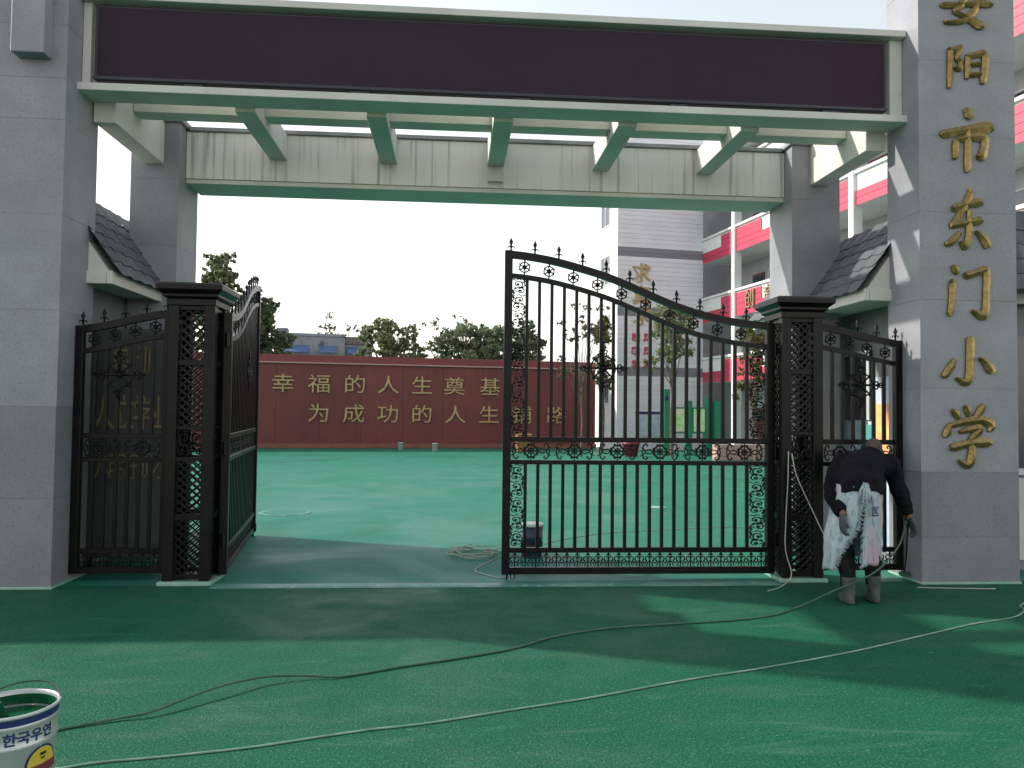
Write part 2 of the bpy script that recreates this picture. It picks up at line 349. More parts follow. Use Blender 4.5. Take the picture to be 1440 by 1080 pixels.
# ------------------------------------------------------------------ gold brush characters on the pillar
def brush(strokes, size, depth):
    """raised brush strokes; coordinates 0..100, y up; each point (x, y, half width)"""
    mb = MB()
    for st in strokes:
        q = spline(st, 5); n = len(q); s = size/100
        L_, C_, R_ = [], [], []
        for i, (x, y, w) in enumerate(q):
            a = q[max(i-1, 0)]; c = q[min(i+1, n-1)]; d = np.array([c[0]-a[0], c[1]-a[1]]); d /= max(np.hypot(*d), 1e-6)
            w = max(w*1.38, 1.0); nx, ny = -d[1], d[0]
            L_.append((x+nx*w, y+ny*w)); R_.append((x-nx*w, y-ny*w)); C_.append((x, y))
        a = q[0]; e = q[-1]
        vs = []
        for i in range(n):
            l, c, r = L_[i], C_[i], R_[i]
            vs += [((l[0]-50)*s, 0, (l[1]-50)*s), ((l[0]-50)*s, -depth*.5, (l[1]-50)*s), ((c[0]-50)*s, -depth, (c[1]-50)*s),
                   ((r[0]-50)*s, -depth*.5, (r[1]-50)*s), ((r[0]-50)*s, 0, (r[1]-50)*s)]
        fs = [(i*5+j, i*5+j+1, i*5+j+6, i*5+j+5) for i in range(n-1) for j in range(4)]
        fs += [(0, 4, 3, 2, 1), tuple((n-1)*5+j for j in range(5))]
        mb.add(vs, fs)
    return mb
CH = {
 'an': [[(52, 104, 5), (56, 94, 6), (52, 90, 3)], [(20, 92, 3), (16, 80, 5), (18, 74, 2)], [(16, 84, 4), (50, 87, 4.5), (86, 88, 5), (78, 76, 2)],
        [(50, 80, 4), (40, 56, 5), (26, 40, 3.5), (44, 30, 4), (72, 12, 7), (80, 4, 3)], [(70, 62, 3), (62, 40, 5), (42, 20, 4.5), (12, 14, 3), (8, 20, 2)],
        [(0, 56, 3), (8, 52, 5), (40, 56, 4), (84, 60, 6), (98, 57, 3)]],
 'yang': [[(8, 88, 2.5), (14, 84, 5), (13, 50, 5), (11, 8, 4), (12, 2, 2)], [(10, 84, 3), (26, 88, 5), (38, 92, 4), (28, 70, 4), (36, 60, 4), (34, 46, 5), (22, 46, 2)],
          [(50, 74, 3), (53, 66, 5), (52, 40, 5), (50, 24, 3)], [(50, 72, 4), (70, 78, 5), (92, 80, 6), (92, 50, 6), (88, 22, 5.5), (84, 14, 2)], [(56, 54, 3), (72, 57, 4), (82, 57, 3)], [(54, 31, 3), (70, 34, 4), (82, 34, 3)]],
 'shi': [[(44, 99, 2), (52, 92, 7), (56, 84, 3)], [(0, 64, 2), (6, 60, 5), (40, 66, 4.5), (88, 72, 6.5), (98, 68, 2)], [(24, 52, 2.5), (27, 46, 5), (26, 28, 4.5), (22, 22, 2)],
         [(26, 50, 3), (50, 55, 4), (80, 56, 6), (81, 40, 5.5), (76, 28, 6), (66, 26, 2)], [(50, 70, 4), (50, 40, 5), (49, 12, 5), (47, 2, 2)]],
 'dong': [[(16, 66, 2), (24, 66, 5), (50, 72, 4.5), (76, 76, 5.5), (82, 72, 2)], [(56, 98, 2), (56, 88, 5), (40, 62, 5), (22, 42, 4.5), (16, 36, 3), (50, 42, 4), (76, 46, 5), (82, 44, 2)],
          [(54, 62, 3), (54, 40, 5), (52, 16, 5.5), (44, 4, 5), (34, 10, 2)], [(34, 26, 3), (22, 14, 5), (6, 6, 3), (4, 10, 1.5)], [(68, 28, 2), (84, 18, 6), (94, 6, 6.5), (96, 3, 2)]],
 'men': [[(14, 92, 2), (22, 86, 6), (27, 78, 3)], [(10, 66, 2.5), (15, 60, 5.5), (13, 30, 5), (10, 10, 4.5), (9, 4, 2)], [(40, 78, 2), (48, 76, 5), (70, 82, 4.5), (88, 84, 6), (88, 50, 5.5), (86, 16, 6), (78, 6, 6), (56, 14, 2)]],
 'xiao': [[(54, 98, 3), (55, 90, 6), (54, 50, 6), (52, 16, 6), (44, 4, 6), (26, 12, 2)], [(24, 52, 2), (18, 38, 5), (6, 20, 5.5), (0, 14, 3)], [(72, 54, 2), (86, 44, 6), (96, 28, 6.5), (97, 22, 2)]],
 'xue': [[(18, 90, 2), (26, 84, 5), (32, 76, 3)], [(42, 96, 2), (48, 90, 5), (52, 80, 3)], [(80, 98, 3), (74, 90, 5), (62, 76, 3)], [(14, 66, 3), (10, 56, 5.5), (4, 48, 4), (3, 46, 2)],
         [(14, 64, 3), (40, 70, 4.5), (74, 74, 5), (94, 66, 6), (88, 56, 2)], [(32, 54, 2), (50, 58, 4), (72, 60, 5), (60, 48, 4), (52, 42, 3)],
         [(14, 30, 2.5), (22, 30, 5), (50, 36, 4.5), (86, 38, 6), (92, 34, 2)], [(52, 44, 3), (56, 28, 5), (54, 10, 6), (46, 2, 5), (30, 8, 2)]],
}
for k, x, z, sx, sz in (('an', 4.645, 5.245, .50, .42), ('yang', 4.632, 4.689, .42, .42), ('shi', 4.639, 4.005, .50, .60), ('dong', 4.626, 3.299, .44, .56), ('men', 4.633, 2.64, .44, .52), ('xiao', 4.62, 2.01, .48, .44), ('xue', 4.62, 1.335, .49, .56)):
    me = brush(CH[k], 1., .034).mesh('gold_character')
    link('gold_character', me, 'gold', RP, mw=T(Vector((x, 6.7385, z))-RP.location) @ Matrix.Diagonal((sx, 1, sz, 1)))

# ================================================================== IRON GATES
def arc(cx, cz, r, a0, a1, n=10): return [(cx+r*math.cos(a0+(a1-a0)*i/n), 0, cz+r*math.sin(a0+(a1-a0)*i/n)) for i in range(n+1)]
def spiral(cx, cz, r0, r1, a0, a1, n=14): return [(cx+(r0+(r1-r0)*i/n)*math.cos(a0+(a1-a0)*i/n), 0, cz+(r0+(r1-r0)*i/n)*math.sin(a0+(a1-a0)*i/n)) for i in range(n+1)]
PI = math.pi
def m_rosette():
    m = MB(); m.tube(arc(0, 0, .046, 0, 2*PI, 18)[:-1], .0062, 5, closed=True)
    m.lathe([(.001, -.012), (.019, -.010), (.021, 0), (.019, .010), (.001, .012)], n=10)
    for v in range(len(m.v)-50, len(m.v)): x, y, z = m.v[v]; m.v[v] = (x, z, y)
    for k in range(6):
        a = k*PI/3+.3
        m.tube([(.016*math.cos(a), 0, .016*math.sin(a)), (.03*math.cos(a+.35), 0, .03*math.sin(a+.35)), (.046*math.cos(a+.25), 0, .046*math.sin(a+.25)), (.060*math.cos(a+.1), 0, .060*math.sin(a+.1))], [.008, .006, .007, .005], 5)
    m.tube([(0, 0, .04), (0, 0, .072)], .006, 5); m.tube([(0, 0, -.04), (0, 0, -.072)], .006, 5)
    return m.mesh('rosette')
def m_finial():
    m = MB(); m.tube([(0, 0, -.01), (0, 0, .035), (0, 0, .04), (0, 0, .05), (0, 0, .058), (0, 0, .085), (0, 0, .125)], [.008, .008, .013, .013, .008, .020, .002], 6)
    for s in (-1, 1): m.tube([(0, 0, .032), (s*.014, 0, .044), (s*.027, 0, .044), (s*.031, 0, .034), (s*.026, 0, .027)], [.005, .005, .005, .005, .004], 5)
    return m.mesh('finial')
def m_filigree(w=.125, h=.21):
    m = MB(); r = .0075; q = w/2
    m.tube(spiral(-q*.15, h*.66, q*.80, q*.22, -PI*.45, PI*1.75, 18), r, 4)
    m.tube(spiral(q*.25, h*.24, q*.66, q*.2, PI*.6, -PI*1.35, 16), r, 4)
    m.tube([(-q*.1, 0, h*.36), (q*.5, 0, h*.44), (q*.92, 0, h*.58), (q*.7, 0, h*.80), (q*.95, 0, h*.98)], r, 4)
    m.tube([(q*.1, 0, h*.5), (-q*.5, 0, h*.40), (-q*.93, 0, h*.26), (-q*.65, 0, h*.08), (-q*.9, 0, 0)], r, 4)
    m.tube(arc(-q*.62, h*.15, q*.3, 0, 1.6*PI, 8), r*.9, 4); m.tube(arc(q*.62, h*.84, q*.3, PI, 2.6*PI, 8), r*.9, 4)
    m.tube([(-q*.95, 0, h*.97), (-q*.4, 0, h*.9), (0, 0, h), (q*.3, 0, h*.93)], r, 4)
    for x, z in ((-.15, .66), (.25, .24), (.5, .44), (-.5, .40)): m.sphere((q*x, 0, h*z), .014, .009, .014, 6, 4)
    return m.mesh('scroll')
def m_medallion():
    m = MB(); m.tube(arc(0, 0, .055, 0, 2*PI, 18)[:-1], .0085, 5, closed=True); m.tube(arc(0, 0, .026, 0, 2*PI, 10)[:-1], .007, 4, closed=True)
    for k in range(8):
        a = k*PI/4; m.tube([(0, 0, 0), (.052*math.cos(a), 0, .052*math.sin(a))], .006, 4)
        m.sphere((.064*math.cos(a+.39), 0, .064*math.sin(a+.39)), .012, .008, .012, 6, 4)
    m.sphere((0, 0, 0), .014, .012, .014, 6, 4)
    m.tube([(0, 0, .05), (0, 0, .082)], .006, 4); m.tube([(0, 0, -.05), (0, 0, -.082)], .006, 4)
    return m.mesh('medallion')
def m_band_scroll():
    m = MB(); s = 1
    m.tube([(s*.056, 0, 0), (s*.085, 0, .019), (s*.112, 0, .014), (s*.134, 0, 0), (s*.112, 0, -.014), (s*.085, 0, -.019), (s*.056, 0, 0)], .0068, 4)
    for v in (-1, 1):
        m.tube([(s*.125, 0, v*.006), (s*.148, 0, v*.030), (s*.142, 0, v*.056), (s*.120, 0, v*.066), (s*.106, 0, v*.052), (s*.118, 0, v*.040)], [.0068, .0085, .009, .009, .0075, .007], 4)
        m.tube([(s*.150, 0, v*.030), (s*.172, 0, v*.036)], [.007, .003], 4)
    m.tube([(s*.148, 0, -.03), (s*.156, 0, 0), (s*.148, 0, .03)], .0065, 4)
    return m.mesh('band_scroll')
def m_foot_scroll():
    m = MB(); m.tube([(0, 0, -.062), (0, 0, .062)], .0068, 4); m.tube([(-.018, 0, .044), (.018, 0, .044)], .0068, 4); m.sphere((0, 0, .050), .012, .008, .012, 6, 4)
    for s in (-1, 1):
        m.tube([(s*.004, 0, .012), (s*.018, 0, .030), (s*.036, 0, .022), (s*.040, 0, .0), (s*.030, 0, -.016), (s*.046, 0, -.034)], .0066, 4)
        m.tube([(s*.004, 0, -.012), (s*.02, 0, -.028), (s*.034, 0, -.02), (s*.026, 0, -.004)], .0066, 4)
        m.tube([(s*.02, 0, -.03), (s*.03, 0, -.056)], .006, 4)
    return m.mesh('foot_scroll')
def m_star():
    m = MB(); m.tube(arc(0, 0, .030, 0, 2*PI, 12)[:-1], .008, 5, closed=True); m.sphere((0, 0, 0), .022, .018, .022, 8, 5)
    m.tube(arc(0, 0, .112, 0, 2*PI, 24)[:-1], .0075, 5, closed=True)
    for k in range(8):
        a = k*PI/4; e = .20 if k % 2 == 0 else .125
        m.tube([(.02*math.cos(a), 0, .02*math.sin(a)), (e*.62*math.cos(a), 0, e*.62*math.sin(a)), (e*math.cos(a), 0, e*math.sin(a))], [.012, .009, .007], 5)
        if k % 2 == 0:
            c, s = math.cos(a), math.sin(a)
            for d in (-1, 1):
                P = [(.125, .0), (.135, .030*d), (.158, .036*d), (.170, .016*d), (.155, .008*d)]
                m.tube([(c*x-s*y, 0, s*x+c*y) for x, y in P], .009, 4)
                P = [(.17, 0), (.182, .018*d), (.2, .02*d), (.212, 0)]
                m.tube([(c*x-s*y, 0, s*x+c*y) for x, y in P], .008, 4)
            m.tube([(c*.2, 0, s*.2), (c*.235, 0, s*.235)], [.008, .002], 4)
        else:
            m.sphere((.125*math.cos(a), 0, .125*math.sin(a)), .016, .008, .016, 6, 4)
    return m.mesh('star')
PM = dict(ros=m_rosette(), fin=m_finial(), fil=m_filigree(), med=m_medallion(), bsc=m_band_scroll(), fsc=m_foot_scroll(), star=m_star())
for me in PM.values(): me.materials.append(M['iron']); me.polygons.foreach_set('use_smooth', [True]*len(me.polygons))
def put(key, name, parent, x, z, sx=1., sz=1.): return link(name, PM[key], None, parent, mw=T((x, 0, z)) @ Matrix.Diagonal((sx, 1, sz, 1)))
BOXM = {}
def bar(parent, name, x, z0, z1, w=.028):
    if 'bar' not in BOXM:
        b = MB(); b.box(-.5, .5, -.5, .5, 0, 1); BOXM['bar'] = b.mesh('bar'); BOXM['bar'].materials.append(M['iron'])
    return link(name, BOXM['bar'], None, parent, mw=T((x, 0, z0)) @ Matrix.Diagonal((w, w, z1-z0, 1)))
def rail(parent, name, x0, x1, z0, z1, d=.045):
    b = MB(); b.box(x0, x1, -d/2, d/2, z0, z1, .003); return b.build(name, 'iron', parent)
def curved_rail(parent, name, x0, x1, f, th, d=.05):
    b = MB(); n = 28; vs = []
    for i in range(n+1):
        x = x0+(x1-x0)*i/n; z = f(x)
        vs += [(x, -d/2, z-th), (x, d/2, z-th), (x, d/2, z), (x, -d/2, z)]
    fs = [(i*4+j, i*4+(j+1) % 4, i*4+4+(j+1) % 4, i*4+4+j) for i in range(n) for j in range(4)]+[(3, 2, 1, 0), (n*4, n*4+1, n*4+2, n*4+3)]
    b.add(vs, fs); return b.build(name, 'iron', parent)
TP = [(0, 2.957), (.20, 2.940), (.485, 2.893), (.89, 2.785), (1.163, 2.683), (1.476, 2.553), (1.746, 2.460), (2.035, 2.394), (2.30, 2.358), (2.50, 2.345)]
def topz(u):
    u = min(max(u, 0), 2.5)
    return float(np.interp(u, SX, SZ))
_s = spline(TP, 6); SX = [a[0] for a in _s]; SZ = [a[1] for a in _s]

def leaf(name, label, loc, rz, sgn):
    """local x=0 at the hinge; free end at sgn*2.5"""
    t = thing(name, label, 'gate', loc, rz, 'leaves of the iron gate')
    X = lambda u: sgn*(2.5-u)                      # u from the free end
    def span(u0, u1): a, c = X(u0), X(u1); return min(a, c), max(a, c)
    f = lambda x: topz(2.5-sgn*x)
    b = MB(); a, c = span(0, .07); b.box(a, c, -.035, .035, .045, topz(0), .004); b.build('free_stile', 'iron', t)
    b = MB(); a, c = span(2.43, 2.5); b.box(a, c, -.035, .035, .045, topz(2.5), .004); b.build('hinge_stile', 'iron', t)
    a, c = span(.07, 2.43)
    curved_rail(t, 'top_rail', *span(.068, 2.432), f, .064, .06); curved_rail(t, 'second_rail', a, c, lambda x: f(x)-.203, .042)
    for n_, z0, z1 in (('middle_rail', 1.228, 1.273), ('middle_rail', 1.026, 1.065), ('lower_rail', .237, .281), ('bottom_rail', .045, .106)): rail(t, n_, a, c, z0, z1)
    for i in range(19):
        u = .205+i*.1136; x = X(u)
        bar(t, 'bar', x, 1.27, topz(u)-.24); bar(t, 'bar', x, .279, 1.028)
    for i in range(11):
        u = .055+i*.2222*.985; put('fin', 'finial', t, X(u), topz(u)-.002)
    for i in range(10):
        u = .18+i*.2236; put('ros', 'rosette', t, X(u), topz(u)-.1335, 1, .98)
    for u0, w in ((.131, .122), (2.347, .150)):
        for z0, z1 in ((1.274, topz(u0)-.245), (.282, 1.026)):
            k = round((z1-z0)/.145); h = (z1-z0)/k
            for j in range(k): put('fil', 'scroll', t, X(u0), z0+j*h, (w/.125)*(1 if j % 2 else -1), h/.21)
    for i in range(6):
        u = .255+i*.3945; put('med', 'medallion', t, X(u), 1.1465); [put('bsc', 'band_scroll', t, X(u), 1.1465, q*1.08, 1.08) for q in (-1, 1)]
    for i in range(25): put('fsc', 'foot_scroll', t, X(.118+i*.0945), .1715)
    put('star', 'star', t, X(.905), 1.90).location.y = -.02
    b = MB(); a, c = span(.04, .056); b.box(a, c, -.008, .008, .0, .10); b.build('drop_bolt', 'iron', t)
    b = MB(); x = X(.10); b.tube([(x-.018, 0, .045), (x-.018, 0, 0.008), (x+.018, 0, .008), (x+.018, 0, .045)], .006, 6); b.build('bolt_loop', 'iron', t)
    for z in (.35, 1.15, 2.1):
        b = MB(); b.tube([(-sgn*.018, -.0, z-.06), (-sgn*.018, 0, z+.06)], .022, 8); b.build('hinge', 'iron', t)
    return t
leaf('gate_leaf', 'closed black wrought iron gate leaf with scrollwork and spear finials', (2.948, 7.05, 0), 0, -1)
t = leaf('gate_leaf', 'black wrought iron gate leaf swung open into the courtyard', (-1.995, 7.07, 0), math.radians(98.2), 1)
b = MB(); b.tube([(2.44, -.02, .045), (2.44, .02, .045)], .044, 14); b.build('wheel', 'iron', t)
b = MB(); b.box(2.41, 2.47, -.045, .045, .06, .15); b.build('wheel_fork', 'iron', t)
b = MB(); b.box(2.36, 2.44, .03, .09, 1.30, 1.46, .006); b.build('lock_box', 'iron', t)

def side_panel(label, x0, x1, rising, nb, nr, nf, star_u):
    """fixed panel between stone pillar and gate pillar; rising: +1 top climbs towards +x"""
    W_ = x1-x0; t = thing('fence_panel', label, 'fence', (x0, 7.05, 0), 0, 'fixed iron panels beside the gate')
    def f(x):
        u = x/W_ if rising > 0 else 1-x/W_
        return 2.20+.155*(u*u*(3-2*u)*.6+u*.4)
    for x in (.033, W_-.033):
        b = MB(); b.box(x-.033, x+.033, -.033, .033, .07, f(x), .004); b.build('post', 'iron', t)
    a, c = .066, W_-.066
    curved_rail(t, 'top_rail', a-.002, c+.002, f, .062, .06); curved_rail(t, 'second_rail', a, c, lambda x: f(x)-.20, .042)
    for n_, z0, z1 in (('middle_rail', 1.228, 1.273), ('middle_rail', 1.026, 1.065), ('lower_rail', .237, .281), ('bottom_rail', .07, .128)): rail(t, n_, a, c, z0, z1)
    for i in range(nb):
        x = a+(c-a)*(i+1)/(nb+1); bar(t, 'bar', x, 1.27, f(x)-.237); bar(t, 'bar', x, .279, 1.028)
    for i in range(nr):
        x = a+(c-a)*(i+.5)/nr; put('ros', 'rosette', t, x, f(x)-.1315, 1, .96)
    for i in range(nf):
        x = .05+(W_-.1)*i/(nf-1); put('fin', 'finial', t, x, f(x)-.002)
    k = 2; st = (c-a)/k
    for i in range(k): put('med', 'medallion', t, a+st*(i+.5), 1.1465); [put('bsc', 'band_scroll', t, a+st*(i+.5), 1.1465, q*st/.36, 1.08) for q in (-1, 1)]
    n = round((c-a)/.0945)
    for i in range(n): put('fsc', 'foot_scroll', t, a+(c-a)*(i+.5)/n, .1825, 1, .88)
    put('star', 'star', t, star_u*W_, 1.78).location.y = -.02
    return t
side_panel('narrow black iron panel beside the left granite pillar', -3.268, -2.455, 1, 6, 4, 5, .46)
side_panel('narrow black iron panel behind the bending worker', 3.345, 4.178, -1, 6, 4, 5, .52)

def gate_pillar(label, x0, x1):
    xc = (x0+x1)/2; yc = 7.05; hw = (x1-x0)/2; t = thing('gate_pillar', label, 'pillar', (xc, yc, 0), 0, 'openwork iron pillars of the gate')
    b = MB(); b.box(-hw-.03, hw+.03, -hw-.03, hw+.03, 0, .035, .006); b.build('plinth', 'paint_edge', t)
    pw = .088
    for sx in (-1, 1):
        for sy_ in (-1, 1):
            b = MB(); cx, c2 = sx*(hw-pw/2), sy_*(hw-pw/2); b.box(cx-pw/2, cx+pw/2, c2-pw/2, c2+pw/2, .036, 2.40, .005); b.build('corner_post', 'iron', t)
    b = MB(); b.box(-hw-.01, hw+.01, -hw-.01, hw+.01, 2.375, 2.43, .004); b.build('neck', 'iron', t)
    b = MB(); e = [(hw+.01, 2.431), (hw+.035, 2.45), (hw+.035, 2.468), (hw+.08, 2.505), (hw+.08, 2.545), (hw+.05, 2.565)]
    vs = []
    for r, z in e: vs += [(-r, -r, z), (r, -r, z), (r, r, z), (-r, r, z)]
    b.add(vs, [(i*4+j, i*4+(j+1) % 4, i*4+4+(j+1) % 4, i*4+4+j) for i in range(len(e)-1) for j in range(4)]+[(3, 2, 1, 0), tuple(len(e)*4-4+j for j in range(4))]); b.build('cap', 'iron', t)
    for z0, z1 in ((1.865, 1.91), (1.315, 1.345), (1.045, 1.08), (.545, .60), (.05, .09), (2.34, 2.374)):
        b = MB(); g = hw-.018
        for (xa, xb, ya, yb) in ((-g+.07, g-.07, -g, -g+.03), (-g+.07, g-.07, g-.03, g), (-g, -g+.03, -g+.07, g-.07), (g-.03, g, -g+.07, g-.07)): b.box(xa, xb, ya, yb, z0, z1)
        b.build('cross_band', 'iron', t)
    gw = hw-pw+.004
    for rot in range(4):
        rm = Matrix.Rotation(rot*PI/2, 4, 'Z')
        for z0, z1 in ((.09, .545), (.60, 1.045), (1.345, 1.865), (1.91, 2.34)):
            m = MB(); d = 2*gw/3; hh = z1-z0; r = .0082; y = -hw+.04
            n = int(hh/.062)
            st = hh/n
            for s in (-1, 1):
                for i in range(-3, n+1):
                    # diagonal from (x=-gw, z=z0+i*st) rising 3 cells across
                    pts = []
                    for q in (0, 1, 2, 3):
                        pts.append((-gw+q*d, z0+(i+q)*st))
                    seg = [(x, z) for x, z in pts if z0-1e-6 <= z <= z1+1e-6]
                    if len(seg) >= 2: m.tube([(s*seg[0][0], y, seg[0][1]), (s*seg[-1][0], y, seg[-1][1])], r, 4)
            link('lattice', m.mesh('lattice'), 'iron', t, mw=rm)
        for sx in (-.5, .5): link('scroll', PM['fil'], None, t, mw=rm @ T((sx*gw, -hw+.04, 1.08)) @ Matrix.Diagonal((gw/.125*(1 if sx > 0 else -1), 1, .235/.21, 1)))
    return t
gate_pillar('openwork black iron pillar beside the opened gate leaf', -2.435, -2.045)
gate_pillar('openwork black iron pillar left of the bending worker', 2.955, 3.335)

# ================================================================== GATEHOUSES
tm = MB(); vs = []; fs = []
for j, (yy, zz) in enumerate(((-.02, .016), (.20, .002))):
    for i in range(7):
        x = -.12+.24*i/6; w = .009*math.cos(2*PI*i/6)
        vs.append((x, yy, zz+w+.012))
for i in range(6): fs.append((i, i+1, i+8, i+7))
for i in range(7): x, yy, zz = vs[i]; vs.append((x, yy, zz-.010))
for i in range(6): fs.append((i+1, i, 14+i, 15+i))
tm.add(vs, fs); TILE = tm.mesh('tile'); TILE.materials.append(M['tile']); TILE.polygons.foreach_set('use_smooth', [False]*len(TILE.polygons))
def tiles(roof, e0, e1, inward, rise, run):
    """e0->e1 eave line (world minus roof origin), inward unit vector"""
    e0, e1 = Vector(e0), Vector(e1); a = (e1-e0); Ln = a.length; a.normalize()
    b = (Vector(inward)*run+Vector((0, 0, rise))); S = b.length; b.normalize(); n = a.cross(b)
    if n.z < 0: a = -a; e0 = e1.copy(); n = a.cross(b)
    nr = int(S/.145); nc = round(Ln/.24); cw = Ln/nc
    for r in range(nr):
        for c in range(nc):
            p = e0+a*(cw*(c+.5))+b*(S*r/nr)+n*random.uniform(.0, .004)
            mw = Matrix(((a.x, b.x, n.x, p.x), (a.y, b.y, n.y, p.y), (a.z, b.z, n.z, p.z), (0, 0, 0, 1)))
            link('tile', TILE, None, roof, mw=mw @ Matrix.Diagonal((cw/.24, 1, 1, 1)))
def gatehouse(label, sgn, xe, xw, xr, xend, zr):
    """sgn: +1 stands right of the gateway. xe eave, xw wall, xr ridge"""
    y0, y1 = 7.36, 9.9; t = thing('gatehouse', label, 'gatehouse', ((xw+xend)/2, 8.6, 0)); o_ = t.location
    b = MB(o_); b.box(min(xw, xend), max(xw, xend), y0, y1, 0, 2.66); wall = b.build('wall', 'wall_grey', t)
    roof = bpy.data.objects.new('roof', None); COL.objects.link(roof); roof.parent = t
    ye = 7.20
    b = MB(o_); d = .03*sgn
    lo, hi = min(xr, xend), max(xr, xend)
    A = [(xe+d, ye+.03, 2.70), (xr, ye+.03, zr-.03), (xend, ye+.03, zr-.03), (xend, ye+.03, 2.70)]
    A += [(x, y1+.12, z) for x, y, z in A]
    b.add(A, [(0, 1, 2, 3), (7, 6, 5, 4), (0, 4, 5, 1), (1, 5, 6, 2), (0, 3, 7, 4), (2, 6, 7, 3)]); dk = b.build('deck', 'render', roof)
    b = MB(o_)
    b.box(min(xe, xe+sgn*.05), max(xe, xe+sgn*.05), ye, y1+.1, 2.60, 2.715, .004)
    b.build('fascia', 'render', roof)
    b = MB(o_); b.box(min(xe+sgn*.053, xend), max(xe+sgn*.053, xend), ye, ye+.05, 2.60, 2.715, .004); b.build('fascia', 'render', roof)
    b = MB(o_); b.box(min(xe+sgn*.06, xend), max(xe+sgn*.06, xend), ye+.06, y0-.003, 2.63, 2.66); b.box(min(xe+sgn*.06, xw-sgn*.003), max(xe+sgn*.06, xw-sgn*.003), y0, y1, 2.63, 2.66); b.build('soffit', 'render', roof)
    run = abs(xr-xe); tiles(roof, Vector((xe-sgn*.03, ye, 2.70))-o_, Vector((xe-sgn*.03, y1+.1, 2.70))-o_, (sgn, 0, 0), zr-2.70, run)
    b = MB(o_); b.tube([(xr, ye-.01, zr+.015), (xr, y1+.14, zr+.015)], .035, 8); b.build('ridge', 'tile', roof)
    if sgn > 0:       # lean-to over the outer window, beyond the stone pillar
        xo = 5.12; b = MB(o_); A = [(xo, ye+.028, zr-.04), (xo, 6.96, 2.70), (xo, ye+.028, 2.70)]; A += [(xend, y, z) for x, y, z in A]
        b.add(A, [(0, 1, 2), (5, 4, 3), (0, 3, 4, 1), (1, 4, 5, 2), (0, 2, 5, 3)]); b.build('lean_to', 'coping', roof)
        tiles(roof, Vector((xo, 6.94, 2.71))-o_, Vector((xend, 6.94, 2.71))-o_, (0, 1, 0), zr-2.70, .27)
    return t, o_
GL, ol = gatehouse('left gatehouse with grey tiled roof behind the granite pillar', -1, -3.05, -3.42, -3.61, -9.2, 3.50)
b = MB(ol); b.box(-16, -9.25, 7.3, 10.4, 0, 4.25); b.build('taller_block', 'wall_grey', GL)
b = MB(ol); b.box(-16.1, -9.20, 7.2, 10.5, 4.252, 4.40); b.build('parapet', 'render', GL)
GR, orr = gatehouse('right gatehouse with grey tiled roof behind the inscribed pillar', 1, 3.91, 4.46, 4.46, 8.2, 3.46)
# dark board with gold lettering behind the left iron panel
mb_ = thing('motto_board', 'dark board with gold characters behind the left iron panel', 'sign board', (-3.05, 7.62, 0))
b = MB(mb_.location); b.box(-3.415, -2.70, 7.62, 7.66, .10, 2.24, .006); b.build('board', 'wall_dark', mb_)
for x in (-3.38, -2.74):
    b = MB(mb_.location); b.box(x-.02, x+.02, 7.662, 7.70, 0, 2.2); b.build('support', 'iron', mb_)
for ch, u, v, k in (('校', 172, 506, .30), ('训', 206, 508, .30), ('人', 146, 580, .34), ('立', 175, 580, .34), ('学', 203, 580, .34), ('业', 227, 580, .34), ('八', 145, 655, .26), ('明', 165, 655, .26), ('好', 184, 655, .26), ('成', 204, 655, .26), ('才', 224, 655, .26)):
    d = r2*((u-720)/FPX)+u2*((540-v)/FPX)+fw; q = d*(7.618/d.y)
    link('gold_character', text_mesh(ch, k, .006, .0), 'golddull', mb_, mw=T(Vector((q.x, 7.613, CAMH+q.z))-mb_.location) @ STAND @ Matrix.Diagonal((.62, 1.05, 1, 1)))
# right gatehouse wall: tiled lower wall, window and posters facing the passage
b = MB(orr); b.box(4.44, 4.458, 7.45, 9.3, .1, 1.9); b.build('tile_facing', 'poster_white', GR)
b = MB(orr); b.box(4.425, 4.439, 8.05, 8.75, 1.45, 2.2); b.build('window', 'glass', GR)
b = MB(orr); b.box(4.415, 4.424, 8.05, 8.10, 1.45, 2.2); b.box(4.415, 4.424, 8.70, 8.75, 1.45, 2.2); b.box(4.415, 4.424, 8.1, 8.7, 2.16, 2.2); b.build('window_frame', 'frame', GR)
b = MB(orr); b.box(4.422, 4.439, 7.62, 7.95, .85, 1.62); b.build('poster', 'poster_pink', GR, label='orange and yellow poster')
b = MB(orr); b.box(4.422, 4.439, 8.0, 8.24, .85, 1.40); b.build('poster', 'poster_teal', GR, label='teal poster')
b = MB(orr); b.box(4.422, 4.439, 8.30, 8.62, .85, 1.40); b.build('poster', 'poster_white', GR, label='pale blue and white poster')
b = MB(orr); b.box(5.3, 6.1, 7.345, 7.358, 1.0, 2.3); b.build('window', 'glass', GR)
b = MB(orr); b.box(5.24, 6.16, 7.33, 7.358, .93, .995); b.box(5.24, 5.298, 7.33, 7.358, .997, 2.36); b.box(6.102, 6.16, 7.33, 7.358, .997, 2.36); b.build('window_frame', 'frame', GR)
b = MB(orr); b.box(5.105, 8.2, 7.34, 7.358, .1, .9); b.build('dado', 'render', GR)

# ================================================================== COURTYARD (turned 9 degrees)
YR = math.radians(9.0); E1 = Vector((math.cos(YR), math.sin(YR), 0)); E2 = Vector((-math.sin(YR), math.cos(YR), 0))
